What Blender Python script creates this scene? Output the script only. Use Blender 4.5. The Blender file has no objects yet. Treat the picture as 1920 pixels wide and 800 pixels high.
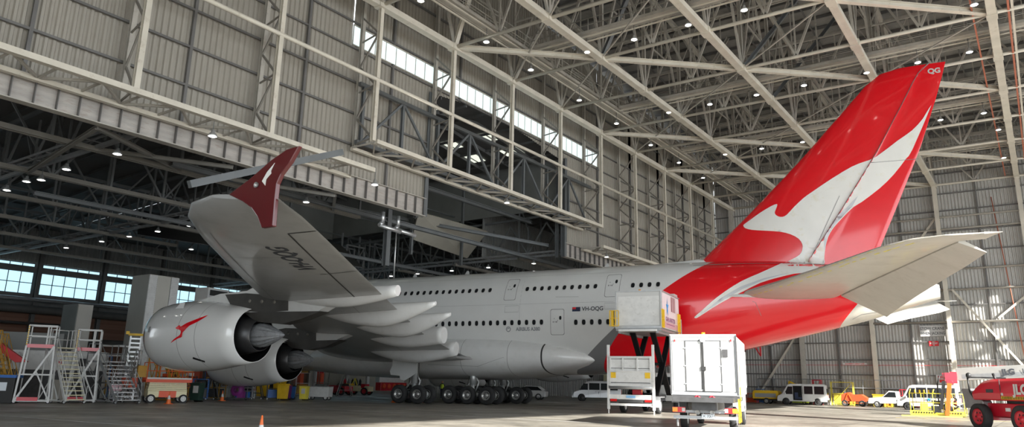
import bpy, bmesh, math, random
from math import sin, cos, pi, radians, sqrt, atan2
from mathutils import Vector, Matrix
from mathutils.bvhtree import BVHTree
random.seed(7)
SC = bpy.context.scene
COL = SC.collection

# ------------------------------------------------------------------ materials
def mat(name, col, rough=.5, metal=0., noise=0., nscale=3., stain=None, coat=0., bump=0., bscale=20., emit=None, estr=0., alpha=None, spec=.5, stretch=None, sfac=.5, slo=.45, shi=.75):
    m = bpy.data.materials.new(name); m.use_nodes = True
    nt = m.node_tree; N = nt.nodes; L = nt.links
    b = N['Principled BSDF']
    b.inputs['Base Color'].default_value = (*col, 1)
    b.inputs['Roughness'].default_value = rough
    b.inputs['Metallic'].default_value = metal
    b.inputs['Coat Weight'].default_value = coat
    b.inputs['Coat Roughness'].default_value = .06
    b.inputs['Specular IOR Level'].default_value = spec
    tc = N.new('ShaderNodeTexCoord'); mp = N.new('ShaderNodeMapping')
    L.new(tc.outputs['Object'], mp.inputs['Vector'])
    if stretch: mp.inputs['Scale'].default_value = stretch
    cur = None
    if noise:
        n = N.new('ShaderNodeTexNoise'); n.inputs['Scale'].default_value = nscale; n.inputs['Detail'].default_value = 5
        L.new(mp.outputs[0], n.inputs['Vector'])
        r = N.new('ShaderNodeMapRange'); r.inputs[1].default_value = .3; r.inputs[2].default_value = .7
        r.inputs[3].default_value = 1 - noise; r.inputs[4].default_value = 1 + noise
        L.new(n.outputs['Fac'], r.inputs[0])
        mx = N.new('ShaderNodeMix'); mx.data_type = 'RGBA'; mx.blend_type = 'MULTIPLY'; mx.inputs[0].default_value = 1
        mx.inputs[6].default_value = (*col, 1); L.new(r.outputs[0], mx.inputs[7])
        cur = mx.outputs[2]
    if stain:
        n2 = N.new('ShaderNodeTexNoise'); n2.inputs['Scale'].default_value = nscale * sfac; n2.inputs['Detail'].default_value = 8; n2.inputs['Roughness'].default_value = .65
        L.new(mp.outputs[0], n2.inputs['Vector'])
        r2 = N.new('ShaderNodeMapRange'); r2.inputs[1].default_value = slo; r2.inputs[2].default_value = shi
        L.new(n2.outputs['Fac'], r2.inputs[0])
        mx2 = N.new('ShaderNodeMix'); mx2.data_type = 'RGBA'; mx2.inputs[7].default_value = (*stain, 1)
        L.new(r2.outputs[0], mx2.inputs[0])
        if cur: L.new(cur, mx2.inputs[6])
        else: mx2.inputs[6].default_value = (*col, 1)
        cur = mx2.outputs[2]
    if cur: L.new(cur, b.inputs['Base Color'])
    if bump:
        n3 = N.new('ShaderNodeTexNoise'); n3.inputs['Scale'].default_value = bscale; n3.inputs['Detail'].default_value = 3
        L.new(mp.outputs[0], n3.inputs['Vector'])
        bp = N.new('ShaderNodeBump'); bp.inputs['Strength'].default_value = bump; bp.inputs['Distance'].default_value = .02
        L.new(n3.outputs['Fac'], bp.inputs['Height']); L.new(bp.outputs[0], b.inputs['Normal'])
    if emit:
        b.inputs['Emission Color'].default_value = (*emit, 1); b.inputs['Emission Strength'].default_value = estr
    if alpha is not None: b.inputs['Alpha'].default_value = alpha
    return m

M = {}
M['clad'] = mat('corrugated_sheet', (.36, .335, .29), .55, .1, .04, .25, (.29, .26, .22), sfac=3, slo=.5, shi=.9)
M['latgrey'] = mat('lattice_grey', (.24, .225, .20), .5, 0, .1, 1)
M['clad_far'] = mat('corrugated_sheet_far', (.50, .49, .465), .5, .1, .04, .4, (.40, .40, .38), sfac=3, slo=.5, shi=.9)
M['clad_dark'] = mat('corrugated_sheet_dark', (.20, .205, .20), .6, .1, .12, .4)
M['deck'] = mat('roof_sheet', (.27, .265, .25), .6, .1, .15, .25, (.16, .155, .15), sfac=2)
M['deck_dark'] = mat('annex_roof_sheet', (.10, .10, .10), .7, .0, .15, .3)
M['cream'] = mat('cream_steel', (.62, .575, .49), .45, 0, .10, .8, (.36, .30, .23), sfac=3, slo=.58, shi=.85)
M['cream2'] = mat('grey_beige_steel', (.43, .405, .36), .5, 0, .14, .8, (.25, .22, .19), sfac=3, slo=.55, shi=.85)
M['purlin'] = mat('dark_purlin_steel', (.16, .155, .15), .5, .2, .1, 1)
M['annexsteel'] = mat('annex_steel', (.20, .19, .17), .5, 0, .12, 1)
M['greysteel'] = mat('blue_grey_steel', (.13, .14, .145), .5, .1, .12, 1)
M['darksteel'] = mat('dark_steel', (.10, .10, .098), .55, .1, .15, 1)
M['girder'] = mat('plate_girder', (.42, .39, .36), .5, .1, .2, 1.2, (.22, .16, .12), sfac=2, slo=.52, shi=.8, stretch=(1, .6, 4))
M['rust'] = mat('red_primer_steel', (.45, .14, .08), .6)
M['white'] = mat('aircraft_white', (.73, .735, .73), .28, 0, .03, .6, (.62, .62, .60), coat=.5, sfac=2.2, slo=.5, shi=.9)
M['nac'] = mat('nacelle_white', (.72, .725, .72), .2, 0, .02, 1, coat=.8)
M['grey'] = mat('aircraft_grey', (.33, .335, .335), .35, 0, .05, .7, (.25, .255, .25), coat=.3, sfac=1.4, slo=.5, shi=.8)
M['htp'] = mat('tailplane_grey', (.50, .48, .43), .38, 0, .06, .6, (.38, .36, .31), coat=.2, sfac=2, slo=.48, shi=.85, stretch=(1, 2.2, 1))
M['cone'] = mat('tailcone_beige', (.56, .53, .46), .45, .1, .08, 1.5, (.33, .30, .26), sfac=2, slo=.5, shi=.8, stretch=(1, 1, 3))
M['red'] = mat('tail_red', (.74, .004, .012), .22, 0, .03, 1.2, coat=.8)
M['darkred'] = mat('fence_red', (.09, .002, .005), .3, 0, .05, 1, coat=.5)
M['roo'] = mat('kangaroo_white', (.78, .775, .74), .35, 0, .03, 1, (.66, .60, .40), coat=.3, sfac=1.2, slo=.57, shi=.82)
M['roogrey'] = mat('kangaroo_silver_shade', (.55, .57, .60), .35, coat=.3)
M['line'] = mat('panel_line', (.22, .22, .22), .6)
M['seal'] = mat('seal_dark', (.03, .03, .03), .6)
M['black'] = mat('engine_black', (.008, .008, .009), .5, spec=.15)
M['exhaust'] = mat('exhaust_metal', (.30, .31, .325), .42, .35, .15, 6, (.12, .12, .125), sfac=1)
M['pylon'] = mat('pylon_dark', (.05, .047, .043), .45, .1, .2, 1.5)
M['yellowprim'] = mat('yellow_primer', (.62, .55, .12), .6, 0, .2, 3)
M['lip'] = mat('polished_lip', (.6, .6, .6), .18, .9)
M['tyre'] = mat('tyre_rubber', (.022, .022, .023), .8, 0, .2, 4)
M['rim'] = mat('wheel_rim', (.38, .38, .37), .35, .6, .1, 6)
M['strut'] = mat('gear_strut', (.42, .43, .43), .35, .4)
M['glass'] = mat('dark_glass', (.015, .018, .02), .12, spec=.45)
M['cabin_glass'] = mat('cabin_glass', (.012, .013, .015), .35, spec=.2)
M['w'] = mat('white_paint', (.56, .56, .55), .35, 0, .03, 2)
M['w2'] = mat('worn_white_paint', (.66, .66, .65), .45, 0, .07, 3, (.42, .41, .40), sfac=1.5, slo=.55, shi=.85)
M['silver'] = mat('silver_van_paint', (.50, .51, .52), .3, .4, coat=.5)
M['alu'] = mat('aluminium', (.58, .59, .60), .35, .7, .08, 4)
M['galv'] = mat('galvanised_steel', (.33, .34, .35), .45, .5, .1, 4)
M['yellow'] = mat('yellow_paint', (.80, .50, .02), .45, 0, .08, 3)
M['lemon'] = mat('lemon_yellow_paint', (.80, .68, .08), .45, 0, .05, 3)
M['ochre'] = mat('ochre_paint', (.50, .27, .03), .5, 0, .12, 3)
M['orange'] = mat('orange_paint', (.75, .14, .02), .45, 0, .06, 3)
M['orangered'] = mat('orange_red_paint', (.72, .09, .03), .45, 0, .06, 3)
M['jlgred'] = mat('lift_red', (.55, .012, .03), .3, 0, .04, 2, coat=.4)
M['cream3'] = mat('cream_scissor_paint', (.72, .66, .42), .45, 0, .05, 3)
M['blue'] = mat('blue_paint', (.03, .14, .45), .45)
M['starblue'] = mat('star_blue', (.02, .33, .75), .45)
M['purple'] = mat('purple_paint', (.20, .02, .18), .5)
M['green'] = mat('dark_green_plastic', (.012, .04, .03), .5)
M['blk'] = mat('black_plastic', (.02, .02, .02), .5)
M['dk'] = mat('dark_grey_chassis', (.06, .06, .062), .5, .2, .2, 5)
M['brick'] = None
M['skin'] = mat('skin', (.5, .3, .2), .6)
M['hiviz'] = mat('hi_vis_yellow', (.65, .85, .05), .6)
M['navy'] = mat('navy_cloth', (.02, .03, .07), .8)
M['pink'] = mat('pale_pink_panel', (.80, .70, .72), .4)
M['pinkdk'] = mat('rose_panel', (.62, .38, .42), .4)
M['tail_lamp'] = mat('red_lens', (.6, .01, .01), .2)
M['amber'] = mat('amber_lens', (.9, .35, .02), .2)
M['lamp'] = mat('lamp_glow', (1, 1, 1), .5, emit=(1, .97, .9), estr=7)
M['daylight'] = mat('louvre_daylight', (.7, .8, .8), .5, emit=(.74, .90, .92), estr=.36)
M['skylight'] = mat('skylight_sheet', (.7, .7, .6), .5, emit=(.95, 1, .85), estr=.4)
M['plate'] = mat('number_plate_blue', (.25, .5, .8), .4)
M['platew'] = mat('number_plate_white', (.75, .8, .85), .4)
M['text'] = mat('text_dark', (.05, .055, .065), .5)
M['signred'] = mat('sign_red', (.65, .02, .03), .5)
M['floorline'] = mat('floor_line_paint', (.55, .40, .08), .6, 0, .3, 4)
M['floorwhite'] = mat('floor_line_pale', (.42, .42, .42), .6, 0, .3, 4)
M['soffit'] = mat('pale_soffit', (.36, .34, .29), .7, 0, .1, .5)

def fuselage_mat():
    m = bpy.data.materials.new('airliner_livery'); m.use_nodes = True
    nt = m.node_tree; N = nt.nodes; L = nt.links; b = N['Principled BSDF']
    b.inputs['Roughness'].default_value = .25; b.inputs['Coat Weight'].default_value = .6; b.inputs['Coat Roughness'].default_value = .06
    tc = N.new('ShaderNodeTexCoord'); sx = N.new('ShaderNodeSeparateXYZ'); L.new(tc.outputs['Object'], sx.inputs[0])
    def mth(op, a, b2=None):
        n = N.new('ShaderNodeMath'); n.operation = op
        for i, v in enumerate((a, b2)):
            if v is None: continue
            if isinstance(v, (int, float)): n.inputs[i].default_value = v
            else: L.new(v, n.inputs[i])
        return n.outputs[0]
    x, z = sx.outputs[0], sx.outputs[2]
    d = mth('SUBTRACT', z, 2.9)
    xr = mth('ADD', mth('ADD', mth('MULTIPLY', d, .53), mth('MULTIPLY', mth('MULTIPLY', d, d), .07)), 47.6)
    red = mth('MULTIPLY', mth('GREATER_THAN', mth('SUBTRACT', x, xr), 0), mth('LESS_THAN', d, 12))
    xg = mth('ADD', mth('MULTIPLY', mth('SUBTRACT', z, 4.0), 1.2), 46.9)
    gr = mth('MULTIPLY', mth('GREATER_THAN', mth('SUBTRACT', x, xg), 0), mth('LESS_THAN', z, 7.35))
    xc = mth('ADD', mth('MULTIPLY', mth('SUBTRACT', z, 5.9), .9), 64.1)
    cn = mth('GREATER_THAN', mth('SUBTRACT', x, xc), 0)
    nz = N.new('ShaderNodeTexNoise'); nz.inputs['Scale'].default_value = .8; nz.inputs['Detail'].default_value = 6
    L.new(tc.outputs['Object'], nz.inputs['Vector'])
    def mix(f, a, c):
        n = N.new('ShaderNodeMix'); n.data_type = 'RGBA'; L.new(f, n.inputs[0])
        if isinstance(a, tuple): n.inputs[6].default_value = (*a, 1)
        else: L.new(a, n.inputs[6])
        if isinstance(c, tuple): n.inputs[7].default_value = (*c, 1)
        else: L.new(c, n.inputs[7])
        return n.outputs[2]
    base = mix(nz.outputs['Fac'], (.68, .685, .675), (.76, .765, .755))
    c = mix(gr, base, (.21, .21, .215)); c = mix(red, c, (.74, .004, .012))
    nz2 = N.new('ShaderNodeTexNoise'); nz2.inputs['Scale'].default_value = 1.2; nz2.inputs['Detail'].default_value = 8
    L.new(tc.outputs['Object'], nz2.inputs['Vector'])
    c = mix(cn, c, mix(nz2.outputs['Fac'], (.36, .33, .28), (.72, .69, .62)))
    L.new(c, b.inputs['Base Color'])
    return m
M['fus'] = fuselage_mat()

def floor_mat():
    m = bpy.data.materials.new('concrete_floor'); m.use_nodes = True
    nt = m.node_tree; N = nt.nodes; L = nt.links; b = N['Principled BSDF']
    tc = N.new('ShaderNodeTexCoord')
    def noise(sc, det, st=(1, 1, 1)):
        mp = N.new('ShaderNodeMapping'); mp.inputs['Scale'].default_value = st; L.new(tc.outputs['Object'], mp.inputs['Vector'])
        n = N.new('ShaderNodeTexNoise'); n.inputs['Scale'].default_value = sc; n.inputs['Detail'].default_value = det; n.inputs['Roughness'].default_value = .6
        L.new(mp.outputs[0], n.inputs['Vector']); return n.outputs['Fac']
    def ramp(f, pts):
        r = N.new('ShaderNodeValToRGB'); L.new(f, r.inputs[0]); e = r.color_ramp.elements
        while len(e) < len(pts): e.new(.5)
        for el, (p, c) in zip(e, pts): el.position = p; el.color = (*c, 1)
        return r.outputs[0]
    a = ramp(noise(.22, 8, (1, 1.6, 1)), [(.3, (.17, .155, .13)), (.55, (.33, .305, .26)), (.75, (.48, .45, .385))])
    c2 = ramp(noise(1.3, 8), [(.35, (.55, .55, .55)), (.6, (1, 1, 1))])
    mx = N.new('ShaderNodeMix'); mx.data_type = 'RGBA'; mx.blend_type = 'MULTIPLY'; mx.inputs[0].default_value = .75
    L.new(a, mx.inputs[6]); L.new(c2, mx.inputs[7])
    # slab joints: 6 m squares
    br = N.new('ShaderNodeTexBrick'); br.offset = 0; br.inputs['Scale'].default_value = 1; br.inputs['Brick Width'].default_value = 6; br.inputs['Row Height'].default_value = 6
    br.inputs['Mortar Size'].default_value = .025; br.inputs['Color1'].default_value = (1, 1, 1, 1); br.inputs['Color2'].default_value = (.86, .86, .86, 1); br.inputs['Mortar'].default_value = (.4, .4, .4, 1)
    L.new(tc.outputs['Object'], br.inputs['Vector'])
    m3 = N.new('ShaderNodeMix'); m3.data_type = 'RGBA'; m3.blend_type = 'MULTIPLY'; m3.inputs[0].default_value = 1
    L.new(mx.outputs[2], m3.inputs[6]); L.new(br.outputs['Color'], m3.inputs[7])
    L.new(m3.outputs[2], b.inputs['Base Color'])
    rr = N.new('ShaderNodeMapRange'); rr.inputs[1].default_value = .35; rr.inputs[2].default_value = .65; rr.inputs[3].default_value = .28; rr.inputs[4].default_value = .62
    L.new(noise(.35, 6), rr.inputs[0]); L.new(rr.outputs[0], b.inputs['Roughness'])
    return m
M['floor'] = floor_mat()
def brick_mat():
    m = bpy.data.materials.new('brickwork'); m.use_nodes = True
    nt = m.node_tree; N = nt.nodes; L = nt.links; b = N['Principled BSDF']
    tc = N.new('ShaderNodeTexCoord'); mp = N.new('ShaderNodeMapping'); mp.inputs['Rotation'].default_value = (radians(90), 0, radians(90))
    L.new(tc.outputs['Object'], mp.inputs['Vector'])
    br = N.new('ShaderNodeTexBrick'); br.inputs['Scale'].default_value = 3
    br.inputs['Color1'].default_value = (.16, .075, .05, 1); br.inputs['Color2'].default_value = (.21, .11, .075, 1); br.inputs['Mortar'].default_value = (.16, .14, .12, 1)
    L.new(mp.outputs[0], br.inputs['Vector']); L.new(br.outputs['Color'], b.inputs['Base Color']); b.inputs['Roughness'].default_value = .85
    return m
M['brick'] = brick_mat()

# ------------------------------------------------------------------ mesh builder
class MB:
    def __init__(s): s.V = []; s.F = []; s.I = []; s.S = []
    def add(s, V, F, mi=0, sm=False):
        o = len(s.V); s.V += [tuple(v) for v in V]; s.F += [tuple(i + o for i in f) for f in F]
        s.I += [mi] * len(F); s.S += [sm] * len(F); return s
    def box(s, c, d, mi=0, rz=0, tap=1.):
        x, y, z = d[0] / 2, d[1] / 2, d[2] / 2; V = []
        for k in (-1, 1):
            t = tap if k > 0 else 1
            for a, b in ((-1, -1), (1, -1), (1, 1), (-1, 1)):
                px, py = a * x * t, b * y * t
                V.append((c[0] + px * cos(rz) - py * sin(rz), c[1] + px * sin(rz) + py * cos(rz), c[2] + k * z))
        return s.add(V, [(3, 2, 1, 0), (4, 5, 6, 7), (0, 1, 5, 4), (1, 2, 6, 5), (2, 3, 7, 6), (3, 0, 4, 7)], mi)
    def frame(s, p, q, up=(0, 0, 1)):
        p = Vector(p); q = Vector(q); d = (q - p).normalized(); u = Vector(up)
        if abs(d.dot(u)) > .98: u = Vector((1, 0, 0)) if abs(d.x) < .9 else Vector((0, 1, 0))
        r = d.cross(u).normalized(); u = r.cross(d).normalized(); return p, q, d, r, u
    def bar(s, p, q, w, h=None, mi=0, up=(0, 0, 1)):
        h = h or w; p, q, d, r, u = s.frame(p, q, up); V = []
        for e in (p, q):
            for a, b in ((-1, -1), (1, -1), (1, 1), (-1, 1)): V.append(e + r * (a * w / 2) + u * (b * h / 2))
        return s.add(V, [(3, 2, 1, 0), (4, 5, 6, 7), (0, 1, 5, 4), (1, 2, 6, 5), (2, 3, 7, 6), (3, 0, 4, 7)], mi)
    def ibeam(s, p, q, w, h, t=.03, mi=0, up=(0, 0, 1)):
        P, Q, d, r, u = s.frame(p, q, up); o = u * (h / 2 - t / 2)
        s.bar(P + o, Q + o, w, t, mi, up); s.bar(P - o, Q - o, w, t, mi, up); return s.bar(P, Q, t, h - 2 * t, mi, up)
    def tube(s, p, q, r, n=8, r2=None, mi=0, sm=True):
        r2 = r if r2 is None else r2; P, Q, d, a, u = s.frame(p, q); V = []
        for e, rr in ((P, r), (Q, r2)):
            for k in range(n): t = 2 * pi * k / n; V.append(e + a * (cos(t) * rr) + u * (sin(t) * rr))
        s.add(V, [(k, (k + 1) % n, n + (k + 1) % n, n + k) for k in range(n)], mi, sm)
        return s.add(V, [tuple(range(n))[::-1], tuple(range(n, 2 * n))], mi)
    def path(s, pts, r, n=6, mi=0):
        for a, b in zip(pts, pts[1:]): s.tube(a, b, r, n, mi=mi)
        return s
    def lathe(s, prof, n=32, o=(0, 0, 0), ax='z', mi=0, sm=True, fl=None):
        V = []; F = []
        for j, (h, r) in enumerate(prof):
            for k in range(n):
                t = 2 * pi * k / n; rr = r * (1 + (fl(t, j) if fl else 0)); a, b = rr * cos(t), rr * sin(t)
                v = {'z': (a, b, h), 'x': (h, a, b), 'y': (b, h, a)}[ax]
                V.append((v[0] + o[0], v[1] + o[1], v[2] + o[2]))
        for j in range(len(prof) - 1):
            for k in range(n): k2 = (k + 1) % n; F.append((j * n + k, j * n + k2, (j + 1) * n + k2, (j + 1) * n + k))
        return s.add(V, F, mi, sm)
    def loft(s, rings, mi=0, sm=True, caps=True):
        n = len(rings[0]); V = [p for r in rings for p in r]; F = []
        for j in range(len(rings) - 1):
            for k in range(n): k2 = (k + 1) % n; F.append((j * n + k, j * n + k2, (j + 1) * n + k2, (j + 1) * n + k))
        s.add(V, F, mi, sm)
        if caps: s.add(rings[0], [tuple(range(n))[::-1]], mi); s.add(rings[-1], [tuple(range(n))], mi)
        return s
    def prism(s, pts, a, b, ax='y', mi=0, insb=1.):
        n = len(pts); cx = sum(p[0] for p in pts) / n; cz = sum(p[1] for p in pts) / n
        def m3(u, v, w): return {'y': (u, w, v), 'x': (w, u, v), 'z': (u, v, w)}[ax]
        R = [m3(u, v, a) for u, v in pts] + [m3(cx + (u - cx) * insb, cz + (v - cz) * insb, b) for u, v in pts]
        return s.add(R, [tuple(range(n))[::-1], tuple(range(n, 2 * n))] + [(k, (k + 1) % n, n + (k + 1) % n, n + k) for k in range(n)], mi)
    def merge(s, o, T=None):
        V = [tuple(T @ Vector(v)) for v in o.V] if T else o.V; off = len(s.V)
        s.V += V; s.F += [tuple(i + off for i in f) for f in o.F]; s.I += o.I; s.S += o.S; return s
    def bvh(s): return BVHTree.FromPolygons([Vector(v) for v in s.V], s.F)
    def mesh(s, name, mats):
        me = bpy.data.meshes.new(name); me.from_pydata(s.V, [], s.F)
        for m in (mats if isinstance(mats, (list, tuple)) else [mats]): me.materials.append(M[m] if isinstance(m, str) else m)
        me.polygons.foreach_set('material_index', s.I); me.polygons.foreach_set('use_smooth', s.S)
        bm = bmesh.new(); bm.from_mesh(me); bmesh.ops.remove_doubles(bm, verts=bm.verts, dist=.0004)
        bmesh.ops.recalc_face_normals(bm, faces=bm.faces); bm.to_mesh(me); bm.free(); me.update(); return me
    def build(s, name, mats, parent=None, loc=None, rz=0, bevel=0, label=None, sharp=None):
        me = s.mesh(name, mats)
        if sharp: me.set_sharp_from_angle(angle=radians(sharp))
        o = bpy.data.objects.new(name, me); COL.objects.link(o)
        if parent: o.parent = parent
        if loc: o.location = loc
        if rz: o.rotation_euler = (0, 0, rz)
        if bevel:
            b = o.modifiers.new('b', 'BEVEL'); b.width = bevel; b.segments = 2; b.limit_method = 'ANGLE'; b.angle_limit = radians(40)
        if label: o['label'] = label
        return o

def thing(name, label, cat, loc=(0, 0, 0), rz=0, group=None):
    o = bpy.data.objects.new(name, None); COL.objects.link(o); o.location = loc; o.rotation_euler = (0, 0, rz)
    o['label'] = label; o['category'] = cat
    if group: o['group'] = group
    return o
def tag(o, label, cat, group=None):
    o['label'] = label; o['category'] = cat
    if group: o['group'] = group
    return o
def struct(o): o['kind'] = 'structure'; return o
def kids(o): return [c for c in bpy.data.objects if c.parent == o]
def dup(o, parent=None, loc=None, rz=None, label=None, group=None, top=True):
    c = o.copy(); COL.objects.link(c); c.parent = parent
    if parent is not None or not top: pass
    if loc is not None: c.location = loc
    if rz is not None: c.rotation_euler = (0, 0, rz)
    if label: c['label'] = label
    if group: c['group'] = group
    for k in CH.get(o.name, kids(o)): dup(k, c, top=False)
    return c
CH = {}
ORD = ['first', 'second', 'third', 'fourth', 'fifth', 'sixth', 'seventh', 'eighth', 'ninth', 'tenth', 'eleventh', 'twelfth', 'thirteenth', 'fourteenth', 'fifteenth', 'sixteenth']

def text_polys(txt, size=1., bold=0., align='CENTER', sx=1.):
    cu = bpy.data.curves.new('t', 'FONT'); cu.body = txt; cu.size = size; cu.align_x = align; cu.align_y = 'CENTER'; cu.offset = bold; cu.fill_mode = 'FRONT'
    ob = bpy.data.objects.new('t', cu); COL.objects.link(ob); bpy.context.view_layer.update()
    me = ob.evaluated_get(bpy.context.evaluated_depsgraph_get()).to_mesh()
    V = [(v.co.x * sx, v.co.y) for v in me.vertices]; F = [tuple(p.vertices) for p in me.polygons]
    ob.evaluated_get(bpy.context.evaluated_depsgraph_get()).to_mesh_clear()
    bpy.data.objects.remove(ob); bpy.data.curves.remove(cu); return V, F
def text_mb(mb, txt, o, right, up, size, bold=.0, align='CENTER', mi=0, sx=1., th=.006):
    """flat letters with a small thickness at o, reading along right"""
    V, F = text_polys(txt, size, bold, align, sx); o = Vector(o); r = Vector(right).normalized(); u = Vector(up).normalized()
    mb.add([o + r * a + u * b for a, b in V], F, mi); return mb
def decal(name, V2, F, m3, d, bvhs, mats, parent, off=.02, step=.3, maxd=30):
    """flat outline (V2, F) placed by m3(u, v), laid along direction d onto the surfaces bvhs"""
    bm = bmesh.new(); vs = [bm.verts.new((a, b, 0)) for a, b in V2]
    for f in F:
        try: bm.faces.new([vs[i] for i in f])
        except ValueError: pass
    bm.normal_update(); bmesh.ops.triangulate(bm, faces=bm.faces)
    for ax in (0, 1):
        lo = min(v[ax] for v in V2); hi = max(v[ax] for v in V2); t = math.floor(lo / step) * step
        while t < hi:
            if t > lo:
                no = [0, 0, 0]; no[ax] = 1; co = [0, 0, 0]; co[ax] = t
                bmesh.ops.bisect_plane(bm, geom=bm.verts[:] + bm.edges[:] + bm.faces[:], plane_co=co, plane_no=no)
            t += step
    d = Vector(d).normalized()
    for v in bm.verts:
        p = Vector(m3(v.co.x, v.co.y)); best = None
        for b in bvhs:
            h = b.ray_cast(p, d, maxd)
            if h[0] is not None and (best is None or h[3] < best[1]): best = (h[0], h[3])
        if best is None:
            hs = [b.find_nearest(p + d * 9) for b in bvhs]; h = min(hs, key=lambda q: q[3]); best = (Vector((p.x, h[0].y, p.z)), 0)
        v.co = best[0] - d * off
    me = bpy.data.meshes.new(name); bm.to_mesh(me); bm.free()
    for p in me.polygons: p.use_smooth = True
    for m in (mats if isinstance(mats, (list, tuple)) else [mats]): me.materials.append(M[m])
    o = bpy.data.objects.new(name, me); COL.objects.link(o); o.parent = parent; return o
M['winday'] = mat('window_daylight', (.6, .75, .8), .5, emit=(.50, .80, .95), estr=.52)
M['tower'] = mat('tower_beige', (.40, .385, .35), .5, 0, .06, .4)
M['tower2'] = mat('tower_light_beige', (.52, .50, .45), .5, 0, .06, .4)
M['belly'] = M['white']
M['fair'] = mat('fairing_grey', (.60, .605, .60), .32, 0, .05, .8, (.5, .5, .49), coat=.4, sfac=2, slo=.5, shi=.85)
M['gear_boss'] = mat('boss_grey', (.16, .15, .13), .5)
M['emblemgrey'] = mat('lettering_grey', (.22, .23, .25), .5)
M['winrim'] = mat('window_rim', (.62, .62, .61), .35)
M['corecowl'] = mat('core_cowl_dark', (.05, .05, .052), .35, .6, .1, 3)
M['alu2'] = mat('boom_grey', (.38, .375, .36), .4, .2, .06, 2)
M['dkred'] = mat('window_dark_red', (.22, .03, .04), .3)
# ------------------------------------------------------------------ the hangar shell
GX = [42.5, 50.5, 58.5, 66.4, 74.4, 82.4]                 # roof trusses
GY = [-.6 + 7.3 * k for k in range(-8, 8)]               # cross girders  (-59 .. 50.5)
YF = 51.0
ZB = 25.0
def roof_z(y):                                            # hall roof falls gently to the far wall
    return 35.5 - abs(y + 5) * .085
struct(MB().box((40, 0, -.15), (150, 240, .3)).build('floor', 'floor'))

def corrugated(mb, axis, a0, a1, pos, zlo, zhi, pitch=.34, dep=.09, mi=0, flip=1):
    n = int((a1 - a0) / pitch) + 1; V = []; F = []
    for i in range(n + 1):
        for fr, dd in ((0, 0), (.35, 0), (.5, dep), (.85, dep)):
            a = min(a0 + (i + fr) * pitch, a1); w = pos + flip * dd
            l, h = zlo(a), zhi(a)
            for z in (l, h): V.append((a, w, z) if axis == 'x' else (w, a, z))
    m = len(V) // 2
    for i in range(m - 1):
        if V[2 * i + 1][2] - V[2 * i][2] > .01 or V[2 * i + 3][2] - V[2 * i + 2][2] > .01: F.append((2 * i, 2 * i + 2, 2 * i + 3, 2 * i + 1))
    return mb.add(V, F, mi)

# wall with the tail slot (plane x = 40)
SL0, SL1 = -7.6, 11.4
ST = [(-7.6, 22.0), (-6.4, 22.4), (-2.2, 22.9), (1.4, 22.9), (5.4, 22.6), (9.3, 22.1), (11.4, 21.9)]
def slot_top(y):
    for (a, za), (b, zb) in zip(ST, ST[1:]):
        if a <= y <= b: return za + (zb - za) * (y - a) / (b - a)
    return 14.4
w = MB()
LV0, LV1, LVB, LVT = -15.2, 17.8, 22.95, 24.35
lo = lambda y: slot_top(y) if SL0 <= y <= SL1 else 14.1
corrugated(w, 'y', -60, SL0 - .001, 40, lambda y: 14.1, lambda y: LVB if y > LV0 else roof_z(y), flip=-1)
corrugated(w, 'y', SL0, SL1, 40, slot_top, lambda y: LVB, flip=-1)
corrugated(w, 'y', SL1 + .001, LV1, 40, lambda y: 14.1, lambda y: LVB, flip=-1)
corrugated(w, 'y', LV0, LV1, 40, lambda y: LVT, roof_z, flip=-1)
corrugated(w, 'y', LV1 + .01, YF, 40, lambda y: 14.1, roof_z, flip=-1)
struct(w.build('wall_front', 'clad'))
# louvre strip: translucent daylight panels and their bars
w = MB()
for i in range(33): w.box((39.97, LV0 + .5 + i, (LVB + LVT) / 2), (.05, .94, LVT - LVB - .04))
o = struct(w.build('window_1', 'daylight'))
w = MB()
for i in range(34): w.box((40.0, LV0 + i, (LVB + LVT) / 2), (.06, .05, LVT - LVB))
w.bar((40, LV0, LVB), (40, LV1, LVB), .12, .08); w.bar((40, LV0, LVT), (40, LV1, LVT), .12, .08)
w.build('window_frame', 'cream2', o)
# girts and dark posts of that wall
w = MB()
for z in (16.2, 18.3, 20.4, 26.4, 28.4, 30.4):
    for a, b in (((-60, SL0), (SL1, YF)) if z < 22 else ((-60, YF),)): w.bar((40.12, a, z), (40.12, b, z), .14, .12)
for z in (22.7, 24.5): w.bar((40.1, -60, z), (40.1, YF, z), .12, .1)
for k in range(-9, 8):
    y = -.6 + 7.3 * k + 3.65
    if -60 < y < YF: w.bar((40.12, y, slot_top(y) if SL0 < y < SL1 else 14.2), (40.12, y, 22.9 if LV0 < y < LV1 else 33), .16, .16); w.bar((40.12, y, 24.4), (40.12, y, 32), .16, .16)
struct(w.build('trim_1', 'purlin'))
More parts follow.
